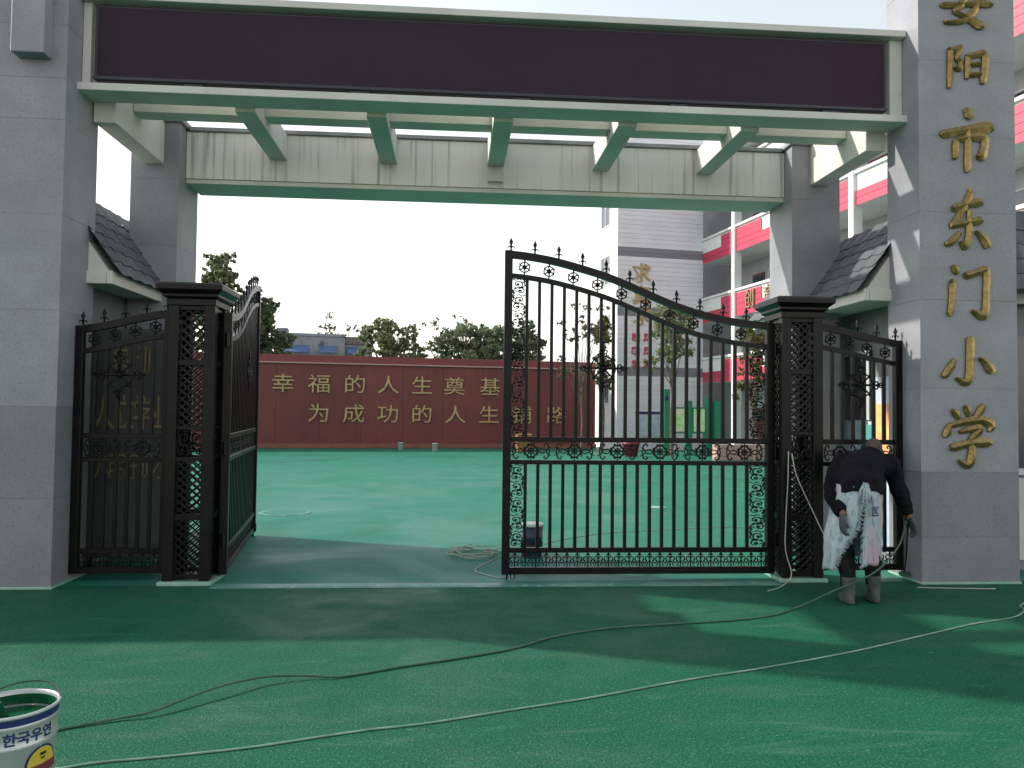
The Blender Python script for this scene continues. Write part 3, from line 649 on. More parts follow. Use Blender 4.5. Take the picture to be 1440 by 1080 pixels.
# --- red wall
W0 = Vector((-7.47, 30.56, 0))
wl = thing('red_wall', 'long dark red courtyard wall with two rows of gold characters', 'wall', W0, YR)
xa, xb = -9.0, 13.6; npan = 14; pw = (xb-xa)/npan
for i in range(npan):
    b = MB(); b.box(xa+i*pw+.004, xa+(i+1)*pw-.004, 0, .24, 0, 3.26, .004); b.build('panel', 'redwall', wl)
b = MB(); b.box(xa, xb, .03, .22, .02, 3.25); b.build('core', 'coping', wl)
b = MB(); b.box(xa, xb, -.10, .34, 3.262, 3.32, .01); b.build('coping_ledge', 'pinkline', wl)
b = MB(); b.box(xa, xb, -.02, .26, 3.322, 3.60, .01); b.build('top_band', 'redwall_top', wl)
b = MB(); b.box(xa, xb, -.16, -.003, 0, .17, .01); b.build('skirting', 'kerbred', wl)
def wall_x(u): # pixel column -> local x on the wall face
    d = r2*((u-720)/FPX)+fw; d.z = 0
    # solve W0 + s*E1 = t*d
    A = np.array([[E1.x, -d.x], [E1.y, -d.y]]); s = np.linalg.solve(A, [-W0.x, -W0.y]); return float(s[0])
for row, us, z in (('幸福的人生奠基', (398, 449, 499, 546, 593.5, 639, 689), 2.50), ('为成功的人生铺路', (449, 498, 546, 593.5, 640.7, 688, 734, 782), 1.36)):
    for ch, u in zip(row, us):
        me = text_mesh(ch, .80, .035, .0); link('gold_character', me, 'goldflat', wl, mw=T((wall_x(u), -.033, z)) @ STAND @ Matrix.Diagonal((1.12, .96, 1, 1)))

# --- school building
O = Vector((10.2, 31.5, 0))
sch = thing('school_building', 'school block with grey clad stair tower and red and white balconies', 'building', O, YR)
FH = 2.45; NF = 5; TW = 3.74; TD = 5.5
b = MB(); b.box(-TW+.03, 0, .03, TD, 0, 13.2); b.build('tower_core', 'white', sch)
bands = {3.15: 1, 5.63: 1, 8.10: 1, 10.55: 1}
z = 0.; ph = .186
zs = []
while z < 13.1:
    zz = z+ph; dark = any(k-.32 < z < k+.02 for k in bands)
    b = MB(); b.box(-TW, .0, 0, .028, z+.0035, zz-.0035, .003); b.build('cladding_board', 'clad_dark' if dark else 'clad', sch)
    z = zz
for k in range(5):
    zc = 1.9+k*2.47
    b = MB(); b.box(-TW+.015, -TW+.035, 1.0, 1.95, zc, zc+1.15); w_ = b.build('window', 'glass', sch)
    b = MB()
    for (ya, yb, za, zb) in ((.95, 1.0, zc-.05, zc+1.2), (1.95, 2.0, zc-.05, zc+1.2), (1.0, 1.95, zc-.05, zc), (1.0, 1.95, zc+1.15, zc+1.2), (1.45, 1.5, zc, zc+1.15), (1.0, 1.45, zc+.75, zc+.79)): b.box(-TW, -TW+.04, ya, yb, za, zb)
    b.build('frame', 'frame', w_)
Lf = 17.0       # facade runs from y=0 towards the camera to y=-Lf at x=0
b = MB(); b.box(1.55, 9, -Lf, 5.5, 0, 11.5); b.build('corridor_wall', 'corridor', sch)
b = MB(); b.box(-.25, 9, -Lf, -.003, 11.52, 11.9); b.build('roof_slab', 'white', sch)
cols = [-2.6-3.45*i for i in range(5)]
for k in range(NF):
    zt = 1.30+k*FH                        # rail top of this floor (k=0: none)
    if k:
        zt = 3.78+(k-1)*FH
        zb = zt-1.04
        b = MB(); b.box(.0, 1.549, -Lf, -.003, zb-.0, zb+.12); b.build('floor_slab', 'white', sch)
        b = MB(); b.box(.02, .14, -Lf, -.003, zb+.122, zt-.10); b.build('parapet', 'white', sch)
        b = MB(); b.box(-.06, .20, -Lf, -.003, zt-.098, zt, .01); b.build('hand_rail', 'white', sch)
        yb_ = -.01; i = 0
        edges = [0]+cols+[-Lf]
        for a, c in zip(edges, edges[1:]):
            a -= .0; ln = a-c; a2, c2 = a-.12 if a else a-.005, c+.12
            nb = 4; hz = (zt-.16-zb)/nb
            for q in range(nb):
                b = MB()
                lo = c2; hi = a2
                if q >= 2: # a white block is set into the upper courses
                    wn = .42 if i % 2 == 0 else .30
                    if i % 2 == 0: hi = a2-(a2-c2)*.62
                    elif i == 1: lo = c2+(a2-c2)*.45
                    else: continue
                b.box(-.012, .018, lo, hi, zb+q*hz+.004, zb+(q+1)*hz-.004, .003); b.build('red_board', 'red', sch)
            if i % 2 == 0:
                b = MB(); b.box(-.004, .018, a2-(a2-c2)*.61, a2, zb+2*hz+.004, zt-.105); b.build('white_block', 'white', sch)
            i += 1
    # doors and windows on the corridor wall of each floor
    zf = 0 if k == 0 else zb+.12
    for j in range(5):
        y = -1.3-3.45*j
        b = MB(); b.box(1.50, 1.548, y-.85, y, zf, zf+1.75); d_ = b.build('door', 'door', sch)
        b = MB(); b.box(1.485, 1.499, y-.75, y-.1, zf+1.25, zf+1.65); b.build('pane', 'glass', d_)
        b = MB(); b.box(1.51, 1.548, y-2.5, y-1.2, zf+.75, zf+1.75); w_ = b.build('window', 'glass', sch)
        b = MB()
        for (ya, yb) in ((y-2.55, y-2.5), (y-1.2, y-1.15), (y-1.88, y-1.82)): b.box(1.49, 1.548, ya, yb, zf+.75, zf+1.75)
        b.box(1.488, 1.548, y-2.55, y-1.15, zf+1.752, zf+1.80); b.box(1.47, 1.548, y-2.55, y-1.15, zf+.70, zf+.748); b.build('frame', 'frame', w_)
for y in cols:
    b = MB(); b.box(-.09, .22, y-.115, y+.115, 0, 11.5, .008); b.build('column', 'white', sch)
rotN = Matrix(((0, 0, -1, 0), (-1, 0, 0, 0), (0, 1, 0, 0), (0, 0, 0, 1)))      # text facing -x
for s, y in (('创', -3.75), ('育', -5.0)):
    me = text_mesh(s, .72, .03, .0); link('gold_character', me, 'golddull', sch, mw=T((-.05, y, 5.72)) @ rotN)
for s, x, z, sz, m in (('求', -2.72, 7.15, .85, 'goldflat'), ('真', -2.72, 6.25, .85, 'goldflat'), ('求', -2.68, 5.42, .85, 'goldflat'), ('校', -2.95, 4.55, .36, 'red'), ('风', -2.45, 4.55, .36, 'red'), ('教', -2.95, 4.0, .36, 'red'), ('风', -2.45, 4.0, .36, 'red'), ('学', -2.95, 3.45, .36, 'red'), ('风', -2.45, 3.45, .36, 'red')):
    me = text_mesh(s, sz, .02, .01); link('character', me, m, sch, mw=T((x, -.022, z)) @ STAND)
nb_ = MB(); nb_.box(-2.95, -1.55, -.035, -.003, .55, 1.45)
nbo = nb_.build('notice_frame', 'frame', sch); b = MB(); b.box(-2.9, -1.6, -.045, -.036, .6, 1.4); b.build('notice_sheet', 'poster_white', nbo)
b = MB(); b.box(-2.95, -1.55, -.05, -.004, 1.452, 1.55); b.build('notice_header', 'navy', nbo)

# --- notice board (green) in the yard
def yard_pt(u, Y):     # ground point seen at pixel column u, at depth Y
    d = r2*((u-720)/FPX)+fw; return Vector((d.x/d.y*Y, Y, 0))
p = yard_pt(968, 27.5)
nb = thing('notice_board', 'green framed notice board with two bright green posters', 'notice board', p, YR)
for x, h in ((-.86, 2.35), (0, 1.95), (.78, 2.1)):
    b = MB(); b.box(x-.12, x+.12, -.10, .10, 0, h, .02); b.build('post', 'greenframe', nb)
b = MB(); b.tube([(-.88, -.125, 2.02), (-.88, -.103, 2.02)], .085, 16); b.build('round_emblem', 'navy', nb)
for x0, x1 in ((-.73, -.13), (.13, .66)):
    b = MB(); b.box(x0-.004, x1+.004, -.06, .06, .78, 1.72, .01); b.build('case', 'greenframe', nb)
    b = MB(); b.box(x0+.05, x1-.05, -.068, -.061, .85, 1.66); b.build('poster', 'poster', nb)
b = MB(); b.box(.91, 1.25, -.3, .5, 0, 1.95, .02); b.build('side_cabinet', 'greenframe', nb)
# --- planter bed with pink tiles and a shrub
p = yard_pt(1052, 25.0)
pl = thing('planter', 'low pink tiled planter wall near the balconies', 'planter', p, YR)
for i in range(6):
    b = MB(); x = -1.2+i*.62; b.box(x, x+.612, -.15, .15, 0, .50, .01); b.build('tile_block', 'pinkpave', pl)
p = yard_pt(888, 26.5)
fp = thing('flower_pot', 'dark red flower pot with dull green plant before the tower', 'flower pot', p)
b = MB(); b.lathe([(.001, 0), (.20, 0), (.30, .42), (.32, .42), (.32, .48), (.27, .48), (.24, .40), (.001, .40)], n=18); b.build('pot', 'redpot', fp, True)
p = yard_pt(737, 29.3)
bx = thing('cardboard_box', 'orange brown box on the ground at the foot of the red wall', 'box', p, YR)
b = MB(); b.box(-.27, .27, -.2, .2, 0, .62, .008); b.build('carton', 'orangebox', bx); b = MB(); b.box(-.28, .28, -.21, .21, .622, .66, .006); b.build('lid', mat('tan_card', (.5, .3, .12), rough=.8), bx)
for u, Y, h, r, lab in ((565, 30.2, .25, .10, 'small white paint can right against the red wall skirting'), (613, 29.3, .27, .11, 'white paint can with an upright stick by the red wall')):
    p = yard_pt(u, Y); c = thing('paint_can', lab, 'paint can', p)
    b = MB(); b.lathe([(.001, 0), (r, 0), (r, h), (r+.012, h), (r+.012, h+.02), (r-.01, h+.02), (r-.01, h-.05), (.001, h-.05)], n=16); b.build('can', 'plastic_white', c, True)
    b = MB(); b.tube([(r*math.cos(a), 0, h+.09*math.sin(a)) for a in [PI*i/10 for i in range(11)]], .008, 5); b.build('handle', 'darkmetal', c)
# painted manhole ring on the yard
p = yard_pt(405, 11.6)
mh = thing('manhole_cover', 'round manhole cover ringed with pale paint in the courtyard', 'manhole cover', (p.x, p.y, .0))
b = MB(); b.lathe([(.27, .004), (.28, .008), (.36, .008), (.37, .004)], n=32); b.build('ring', 'ring_paint', mh)
b = MB(); b.lathe([(.001, .008), (.29, .008), (.295, .004)], n=32); b.build('lid', 'yard', mh)
p = yard_pt(925, 12.3)
mh = thing('manhole_cover', 'small pale lid on the yard behind the closed leaf', 'manhole cover', (p.x, p.y, 0))
b = MB(); b.lathe([(.001, .010), (.13, .010), (.14, .004)], n=24); b.build('lid', 'paint_edge', mh)

# --- house behind the wall
hp = yard_pt(436, 43.0)
h = thing('low_house', 'flat blue grey house with blue awnings beyond the red wall', 'house', hp, YR)
b = MB(); b.box(-1.8, 1.8, 0, 6, 0, 5.45); b.build('wall', 'bluegrey', h)
b = MB(); b.box(-1.85, 1.85, -.06, 6, 5.452, 5.60); b.build('parapet', 'bluegrey', h)
b = MB(); b.box(-1.8, -1.2, -.02, .6, 5.602, 5.85); b.build('chimney', 'bluegrey', h)
b = MB(); b.box(1.802, 3.3, .3, 6, 0, 5.1); b.build('annex', 'bluegrey', h)
b = MB(); b.box(1.78, 3.35, .2, 6, 5.102, 5.5); b.build('annex_parapet', 'brickband', h)
for x0, x1, y in ((-1.35, -.1, 0), (.5, 1.35, 0), (1.95, 3.15, .3)):
    b = MB(); b.add([(x0, y-.003, 4.95), (x1, y-.003, 4.95), (x1, y-.75, 4.55), (x0, y-.75, 4.55), (x0, y-.003, 4.90), (x1, y-.003, 4.90), (x1, y-.75, 4.50), (x0, y-.75, 4.50)], [(0, 3, 2, 1), (4, 5, 6, 7), (3, 7, 6, 2), (0, 4, 7, 3), (1, 2, 6, 5)]); b.build('awning', 'awning', h)
    b = MB(); b.box(x0+.15, x1-.15, y-.02, y-.003, 3.0, 4.45); w_ = b.build('window', 'glass', h)
    b = MB(); b.box(x0+.1, x1-.1, y-.05, y-.003, 4.452, 4.52); b.box((x0+x1)/2-.03, (x0+x1)/2+.03, y-.04, y-.021, 3.0, 4.45); b.build('frame', 'frame', w_)
pp = yard_pt(582, 40)
po = thing('utility_pole', 'thin grey pole among the trees beyond the wall', 'pole', pp)
b = MB(); b.tube([(0, 0, 0), (0, 0, 5.9)], [.12, .09], 8); b.build('shaft', 'coping', po)

# ================================================================== TREES
def leafmat(name, c1, c2, c3):
    m = mat(name, c1, c2, 1.3, .35, .65, rough=.55, col3=c3, scale3=5, m3=(.5, .7))
    b = m.node_tree.nodes['Principled BSDF']
    try: b.inputs['Subsurface Weight'].default_value = 0
    except Exception: pass
    N = m.node_tree.nodes; L = m.node_tree.links; tr = N.new('ShaderNodeBsdfTranslucent'); ms = N.new('ShaderNodeMixShader'); ms.inputs[0].default_value = .5
    src = b.inputs['Base Color'].links[0].from_socket; L.new(src, tr.inputs[0])
    L.new(b.outputs[0], ms.inputs[1]); L.new(tr.outputs[0], ms.inputs[2]); L.new(ms.outputs[0], N['Material Output'].inputs[0]); return m
M['leaf_dark'] = leafmat('leaf_dark', (.105, .15, .08), (.155, .20, .11), (.20, .23, .14))  # dark and mid leaf greens lightened in the colour to stand in for haze
M['leaf_mid'] = leafmat('leaf_mid', (.14, .18, .085), (.20, .24, .115), (.25, .26, .15))
M['leaf_yellow'] = leafmat('leaf_yellow', (.11, .13, .035), (.16, .16, .045), (.07, .09, .03))
M['leaf_brown'] = leafmat('leaf_brown', (.10, .085, .05), (.13, .11, .07), (.07, .075, .04))
def tree(label, loc, H, trunk_h, tr, clumps, nleaf, ls, leaf, cat='tree', group=None, seed=1, twig=True):
    """clumps: (x,y,z,rx,ry,rz) in local metres"""
    rng = np.random.default_rng(seed); t = thing('tree', label, cat, loc, 0, group)
    b = MB(); b.tube([(0, 0, 0), (rng.normal(0, .05), rng.normal(0, .05), trunk_h*.5), (rng.normal(0, .08), 0, trunk_h), (0, 0, min(H*.8, trunk_h*1.6))], [tr, tr*.8, tr*.65, tr*.25], 8)
    for c in clumps:
        z0 = trunk_h*rng.uniform(.7, 1.15); mid = (c[0]*.5, c[1]*.5, (z0+c[2])/2+.1)
        b.tube([(0, 0, z0), mid, (c[0], c[1], c[2]+c[5]*.3)], [tr*.4, tr*.25, tr*.08], 5)
        if twig:
            for _ in range(7 if len(clumps) < 30 else 2):
                d = rng.normal(0, 1, 3); d /= np.linalg.norm(d); d[2] = abs(d[2])*.7
                e = (c[0]+d[0]*c[3]*1.05, c[1]+d[1]*c[4]*1.05, c[2]+d[2]*c[5]*1.05)
                b.tube([(c[0], c[1], c[2]), ((c[0]+e[0])/2, (c[1]+e[1])/2, (c[2]+e[2])/2+.08), e], [tr*.12, tr*.09, tr*.04], 4)
    b.build('trunk', 'bark', t)
    vol = np.array([c[3]*c[4]*c[5] for c in clumps])**.66; vol /= vol.sum()
    V = []
    for c, f in zip(clumps, vol):
        n = max(int(nleaf*f), 20)
        # leaves gather in small tufts on the surface and inside
        nt_ = max(n//14, 3)
        d = rng.normal(0, 1, (nt_, 3)); d /= np.linalg.norm(d, axis=1)[:, None]
        rad = rng.uniform(.25, 1.08, (nt_, 1))**.6
        tc = np.array(c[:3])+d*rad*np.array(c[3:6])
        k = rng.integers(0, nt_, n); pos = tc[k]+rng.normal(0, 1, (n, 3))*np.array(c[3:6])*.13
        a = rng.normal(0, 1, (n, 3)); a /= np.linalg.norm(a, axis=1)[:, None]
        q = rng.normal(0, 1, (n, 3)); q -= (q*a).sum(1)[:, None]*a; q /= np.linalg.norm(q, axis=1)[:, None]
        s = ls*rng.uniform(.6, 1.3, (n, 1))
        V.append(np.stack([pos-a*s*.5, pos+q*s*.28, pos+a*s*.5, pos-q*s*.28], 1).reshape(-1, 3))
    V = np.concatenate(V); n = len(V)//4
    me = bpy.data.meshes.new('crown'); me.vertices.add(len(V)); me.vertices.foreach_set('co', V.ravel())
    me.loops.add(n*4); me.loops.foreach_set('vertex_index', np.arange(n*4, dtype=np.int32)); me.polygons.add(n)
    me.polygons.foreach_set('loop_start', np.arange(0, n*4, 4, dtype=np.int32)); me.update(calc_edges=True)
    link('crown', me, leaf, t); return t
def clumps(n, R_, z0, z1, r, seed, taper=0.):
    rng = np.random.default_rng(seed); out = []
    for i in range(n):
        f = rng.uniform(0, 1); a = rng.uniform(0, 2*PI); q = R_*(1-taper*f)*math.sqrt(rng.uniform(0, 1)); s = r*rng.uniform(.6, 1.25)
        out.append((q*math.cos(a), q*math.sin(a), z0+(z1-z0)*f, s, s, s*.75))
    return out
G1 = 'trees beyond the red wall'
p = yard_pt(306, 37); tree('tall leafy tree rising highest behind the left gate pillar', p, 9.6, 4.0, .20, clumps(95, 2.3, 3.3, 8.5, .40, 6, .80), 9500, 0.21, 'leaf_mid', group=G1, seed=3)
p = yard_pt(362, 39); tree('darker rounded tree between the open gate leaf and the blue grey house', p, 7.6, 3.0, .2, clumps(50, 1.8, 3.0, 7.2, .48, 5, .6), 16099, 0.19, 'leaf_dark', group=G1, seed=5)
p = yard_pt(552, 39); tree('grey green tree just right of the blue grey house', p, 6.2, 2.8, .16, clumps(55, 2.3, 3.1, 5.7, .42, 8, .5), 10580, 0.17, 'leaf_mid', group=G1, seed=8)
p = yard_pt(668, 41); tree('broad dense green tree left of the closed gate leaf', p, 6.3, 2.5, .2, clumps(80, 3.2, 3.0, 5.8, .48, 11, .45), 20700, 0.17, 'leaf_dark', group=G1, seed=11)
p = yard_pt(742, 42); tree('dark green tree seen through the first bars of the closed leaf', p, 6.6, 2.5, .2, clumps(36, 1.3, 3.0, 6.2, .42, 14, .5), 9660, 0.17, 'leaf_dark', group=G1, seed=14)
p = yard_pt(632, 44); tree('nearly bare twiggy tree above the dense green tree', p, 7.0, 3.0, .12, clumps(16, 2.3, 4.4, 6.8, .65, 17), 700, 0.18, 'leaf_brown', group=G1, seed=17)
p = yard_pt(478, 47); tree('nearly bare twiggy tree over the roof of the blue grey house', p, 7.2, 3.0, .12, clumps(10, 1.2, 5.5, 7.2, .55, 19), 364, 0.16, 'leaf_brown', group=G1, seed=19)
p = yard_pt(818, 26.0); tree('thin sparse tree with scattered leaves left of the school tower', p, 5.6, 2.2, .045, clumps(15, .85, 2.7, 5.2, .42, 23), 503, 0.14, 'leaf_brown', seed=23)
p = yard_pt(846, 29.0); tree('yellow green shrub tree beside the tower corner', p, 5.2, 1.6, .08, clumps(12, .32, 2.6, 5.0, .36, 27, .4), 1819, 0.14, 'leaf_yellow', seed=27)
p = yard_pt(945, 26.3); tree('slender young tree with a leafy crown before the school tower', p, 5.4, 2.9, .06, clumps(20, .75, 3.1, 5.0, .42, 31, .5), 2940, 0.14, 'leaf_mid', seed=31)
p = yard_pt(1062, 22.5); tree('small yellow green tree beside the right gate pillar', p, 3.9, 1.5, .06, clumps(12, .42, 2.1, 4.3, .32, 37, .3), 1540, 0.12, 'leaf_yellow', seed=37)

# ================================================================== BUCKETS, HOSES
def cyl_map(me, c, rad, z0, th0):
    """wrap a flat mesh (x right, y up) round a vertical cylinder; th0 measured from -Y"""
    for v in me.vertices:
        th = th0+v.co.x/rad; zz = v.co.y; r = rad+v.co.z
        v.co = (c[0]+r*math.sin(th), c[1]-r*math.cos(th), z0+zz)
    me.update(); return me
bk = thing('paint_bucket', 'white metal bucket of green paint with blue lettering, cut by the left edge', 'bucket', (-1.617, 3.07, 0))
bk.scale = (1.04, 1.04, 1.05)
R0 = .150
def br(z): return .136+.014*z/.38
b = MB(); pr = [(.001, .003), (.132, .003), (.136, 0), (br(.10), .10), (br(.262), .262), (br(.268)+.005, .268), (br(.274), .274), (br(.333), .333), (br(.338)+.005, .338), (br(.344), .344), (br(.37), .37)]
b.lathe(pr, n=48); b.build('body', 'tin', bk, True)
b = MB(); b.lathe([(br(.345)+.0012, .346), (br(.368)+.0012, .369)], n=48); b.build('blue_band', 'navy', bk, True)
b = MB(); b.lathe([(br(.37), .37), (br(.37)+.006, .372), (br(.37)+.006, .380), (br(.37)-.003, .381), (br(.37)-.006, .374), (br(.3)-.006, .30)], n=48); b.build('rim', 'tin', bk, True)
b = MB(); b.lathe([(.001, .325), (.141, .325)], n=40); b.build('paint', 'wetpaint', bk)
b = MB(); b.lathe([(.1405, .33), (.1425, .366)], n=40); b.build('paint_film', 'wetpaint', bk)
me = text_mesh('한국우연', .046, 0, .0014); cyl_map(me, (0, 0), br(.30)+.0015, .303, .90); link('lettering', me, 'navy', bk)
def disc(name, r, z0, th0, lift, m, sq=1.):
    b = MB(); n = 28; vs = [(0, 0, 0)]+[(r*math.cos(2*PI*i/n), sq*r*math.sin(2*PI*i/n), 0) for i in range(n)]
    b.add(vs, [(0, i+1, (i+1) % n+1) for i in range(n)]); me = b.mesh(name); cyl_map(me, (0, 0), br(z0)+lift, z0, th0); return link(name, me, m, bk)
disc('emblem_ring', .062, .195, 1.22, .0022, 'navy'); disc('emblem', .055, .195, 1.22, .0036, 'yellow')
def strip(name, w, hgt, z0, th0, lift, m, sl=0.):
    b = MB(); n = 10; vs = []
    for i in range(n+1): x = -w/2+w*i/n; vs += [(x, -hgt/2+sl*x, 0), (x, hgt/2+sl*x, 0)]
    b.add(vs, [(2*i, 2*i+2, 2*i+3, 2*i+1) for i in range(n)]); me = b.mesh(name); cyl_map(me, (0, 0), br(z0)+lift, z0, th0); return link(name, me, m, bk)
strip('emblem_ribbon', .135, .030, .178, 1.20, .0050, 'maroon'); strip('emblem_mark', .024, .010, .228, 1.22, .0050, 'led_frame'); strip('emblem_mark', .016, .006, .214, 1.22, .0050, 'led_frame')
b = MB(); b.tube([(-.040, .03, .30), (-.055, -.0, .37), (-.075, -.03, .44)], [.024, .022, .014], 10); b.build('stirring_paddle', 'wetpaint', bk)
b = MB(); b.tube([(-.20, -.09, .445), (-.045, .0, .462)], .008, 8); b.build('paddle_grip', 'plastic_white', bk)
b = MB(); b.tube([(.148*math.cos(a), .165*math.sin(a), .36+.045*math.sin(a)) for a in [PI*.12+PI*.8*i/14 for i in range(15)]], .0028, 6); b.build('wire_handle', 'darkmetal', bk)
p = yard_pt(750, 8.15)
b2 = thing('paint_bucket', 'dark blue bucket with a white lid standing behind the closed gate leaf', 'bucket', p)
b = MB(); b.lathe([(.001, 0), (.105, 0), (.112, .20), (.117, .205), (.112, .21), (.118, .32), (.001, .32)], n=28); b.build('body', 'bluebucket', b2, True)
b = MB(); b.lathe([(.001, .345), (.118, .345), (.124, .34), (.124, .315), (.119, .315)], n=28); b.build('lid', 'plastic_white', b2, True)
b = MB(); b.lathe([(.1135, .07), (.1165, .15)], n=28); b.build('label_band', 'led_frame', b2, True)

def gpt(u, v, z=0.):   # pixel -> point on a horizontal plane
    d = r2*((u-720)/FPX)+u2*((540-v)/FPX)+fw; t_ = (z-CAMH)/d.z; return Vector((0, 0, CAMH))+d*t_
def hose(name, label, pts, r, m, group=None, lift=None, cat='hose'):
    q = spline([tuple(p) for p in pts], 7)
    b = MB(); b.tube(q, r, 8); o = b.build(name, m, None, True); tag(o, label, cat, group); return o
def G(u, v, r, z=0.): p = gpt(u, v, r+z); return (p.x, p.y, r+z)
r = .0072
hose('hose', 'dark green hose curving from the bucket towards the worker', [G(60, 1032, r), G(90, 1024, r), G(165, 1010, r, .005), G(215, 1000, r, .015), G(300, 968, r, .038), G(370, 952, r, .03), G(430, 950, r, .014), G(480, 951, r, .002), G(560, 938, r), G(640, 926, r), G(720, 912, r), G(780, 895, r), G(850, 884, r), G(930, 878, r), G(1030, 872, r), G(1090, 864, r), G(1130, 850, r, .01), (3.02, 6.0, .13), (3.36, 6.04, .26), (3.72, 6.32, .42), (4.0, 6.68, .57)], r, 'hose_green')
r = .0052
hose('hose', 'pale hose lying in one long line across the green foreground', [G(75, 1082, r), G(140, 1072, r), G(230, 1064, r), G(350, 1051, r), G(450, 1036, r), G(520, 1026, r), G(600, 1017, r), G(720, 998, r), G(830, 981, r), G(960, 957, r), G(1080, 938, r), G(1200, 916, r), G(1300, 893, r), G(1370, 877, r), G(1425, 868, r), G(1440, 858, r), G(1434, 852, r), G(1445, 846, r)], r, 'hose_white')
hose('power_cord', 'thin pale cord hanging down the front of the right gate pillar', [(3.00, 6.835, 1.17), (2.99, 6.828, .9), (2.97, 6.82, .6), (2.96, 6.81, .3), (3.005, 6.79, .08), G(1098, 825, .005), G(1080, 831, .005)], .005, 'rope', cat='cord')
hose('power_cord', 'thin pale cord slanting from the right gate pillar to the worker', [(3.03, 6.835, 1.15), (3.06, 6.80, .95), (3.16, 6.7, .65), (3.2, 6.52, .42), (3.22, 6.42, .3)], .005, 'rope', cat='cord')
coil = []
rng = np.random.default_rng(4)
c = gpt(664, 780); 
for i in range(46):
    a = i*.62; q = .10+.10*((i*37 % 11)/11); coil.append((c.x+q*1.5*math.cos(a)+rng.normal(0, .015), c.y+q*1.7*math.sin(a)+rng.normal(0, .015), .008+.0012*i))
coil += [(c.x+.35, c.y+.1, .006)]+[G(688, 790, .005), G(668, 802, .005), G(690, 810, .005), G(700, 812, .005), G(712, 812, .005)]
o = MB(); o.tube(spline(coil, 5), .005, 6); tag(o.build('coiled_cord', 'rope', None, True), 'tangled coil of pale cord on the courtyard floor', 'cord')
hose('power_cord', 'thin pale cord stretched across the yard behind the gate leaf', [G(765, 765, .004), G(800, 757, .004), G(850, 750, .004), G(930, 745, .004), G(1040, 741, .004), G(1090, 744, .004)], .004, 'rope', cat='cord')
hose('power_cord', 'short pale cord lying in front of the inscribed pillar', [G(1290, 826, .004), G(1330, 827, .004), G(1400, 828, .004)], .004, 'rope', cat='cord')

# ================================================================== WORKER
wk = thing('person', 'worker in dark jacket and sack apron bending over beside the inscribed pillar', 'person', (3.27, 6.25, 0))
ow_ = wk.location
class WB(MB):        # the bent figure leans to its right the further it reaches forward
    def add(s, vs, fs): super().add([(v[0]+.03+.22*(v[1]-6.1), v[1], v[2]) for v in vs], fs)
def limb(mb, pts):      # (x,y,z,r) chain
    q = spline(pts, 4); mb.tube([a[:3] for a in q], [max(a[3], .004) for a in q], 12)
def blob(mb, c, rx, ry, rz): mb.sphere(c, rx, ry, rz, 14, 9)
def torso(mb, secs):
    S = []
    for (x, y, z, a, b_, pit, roll) in secs:
        ax = Vector((math.cos(roll), 0, -math.sin(roll)*.0)); v = Vector((0, math.cos(pit), -math.sin(pit)))
        S.append(((x, y, z), ax, v, a, b_))
    mb.loft(S, 16)
def remesh(o, vox, sm=6):
    m = o.modifiers.new('remesh', 'REMESH'); m.mode = 'VOXEL'; m.voxel_size = vox; m.use_smooth_shade = True
    s = o.modifiers.new('smooth', 'SMOOTH'); s.iterations = sm; s.factor = .5; return o
# joints
LS, RS = (3.235, 6.57, 1.08), (3.655, 6.60, 1.07)
LE, RE = (3.06, 6.30, .85), (3.755, 6.63, .855)
LH, RH = (3.095, 6.065, .70), (3.875, 6.70, .60)
NK, HD = (3.545, 6.74, 1.165), (3.60, 6.84, 1.190)
def fingers(mb, base, d, side, curl, g=1.):
    """palm at base, pointing d; side = knuckle line; curl = palm-facing direction"""
    base, d, side, curl = Vector(base), Vector(d).normalized(), Vector(side).normalized(), Vector(curl).normalized()
    mb.loft([(base-d*.02*g*g, side, curl, .026*g, .018*g), (base+d*.02, side, curl, .040*g, .017*g), (base+d*.06, side, curl, .043*g, .015*g), (base+d*.085, side, curl, .040*g, .012*g)], 10)
    for i, (o_, l) in enumerate(((-.032, .070), (-.011, .082), (.011, .078), (.031, .062))):
        p = base+d*.075+side*o_
        mb.tube([p, p+d*l*.4+curl*.004, p+d*l*.72+curl*l*.28, p+d*l*.78+curl*l*.62], [x*g for x in (.0095, .009, .0085, .007)], 8)
    p = base+d*.02-side*.034
    mb.tube([p, p+d*.03-side*.022+curl*.008, p+d*.058-side*.020+curl*.028], [x*g for x in (.012, .011, .008)], 8)
body = WB(ow_)
for s, hx, kx, ky, fx, fy in ((-1, 3.175, 3.125, 6.20, 3.135, 6.10), (1, 3.355, 3.37, 6.23, 3.36, 6.15)):
    limb(body, [(hx, 6.28, .86, .085), (hx, 6.25, .70, .078), (kx, ky, .47, .055), (fx, fy+.02, .28, .05), (fx, fy, .08, .034)])
    body.loft([((fx, fy-.05, .05), (1, 0, 0), (0, 0, 1), .03, .03), ((fx, fy+.05, .045), (1, 0, 0), (0, 0, 1), .04, .035), ((fx, fy+.17, .03), (1, 0, 0), (0, 0, 1), .035, .018)], 10)
torso(body, [(3.26, 6.23, .80, .12, .085, 0, 0), (3.28, 6.27, .95, .125, .085, .5, 0), (3.35, 6.42, 1.05, .15, .10, 1.0, 0), (3.45, 6.57, 1.095, .18, .10, 1.3, 0), (3.52, 6.68, 1.12, .12, .08, 1.4, 0)])
limb(body, [(3.51, 6.66, 1.11, .075), NK+(.055,), (3.585, 6.81, 1.165, .055)])
blob(body, HD, .074, .098, .100); blob(body, (HD[0]+.01, HD[1]+.055, HD[2]-.03), .058, .055, .075)
body.tube([(HD[0]+.014, HD[1]+.115, HD[2]-.01), (HD[0]+.016, HD[1]+.135, HD[2]-.04)], [.008, .014], 8)       # nose
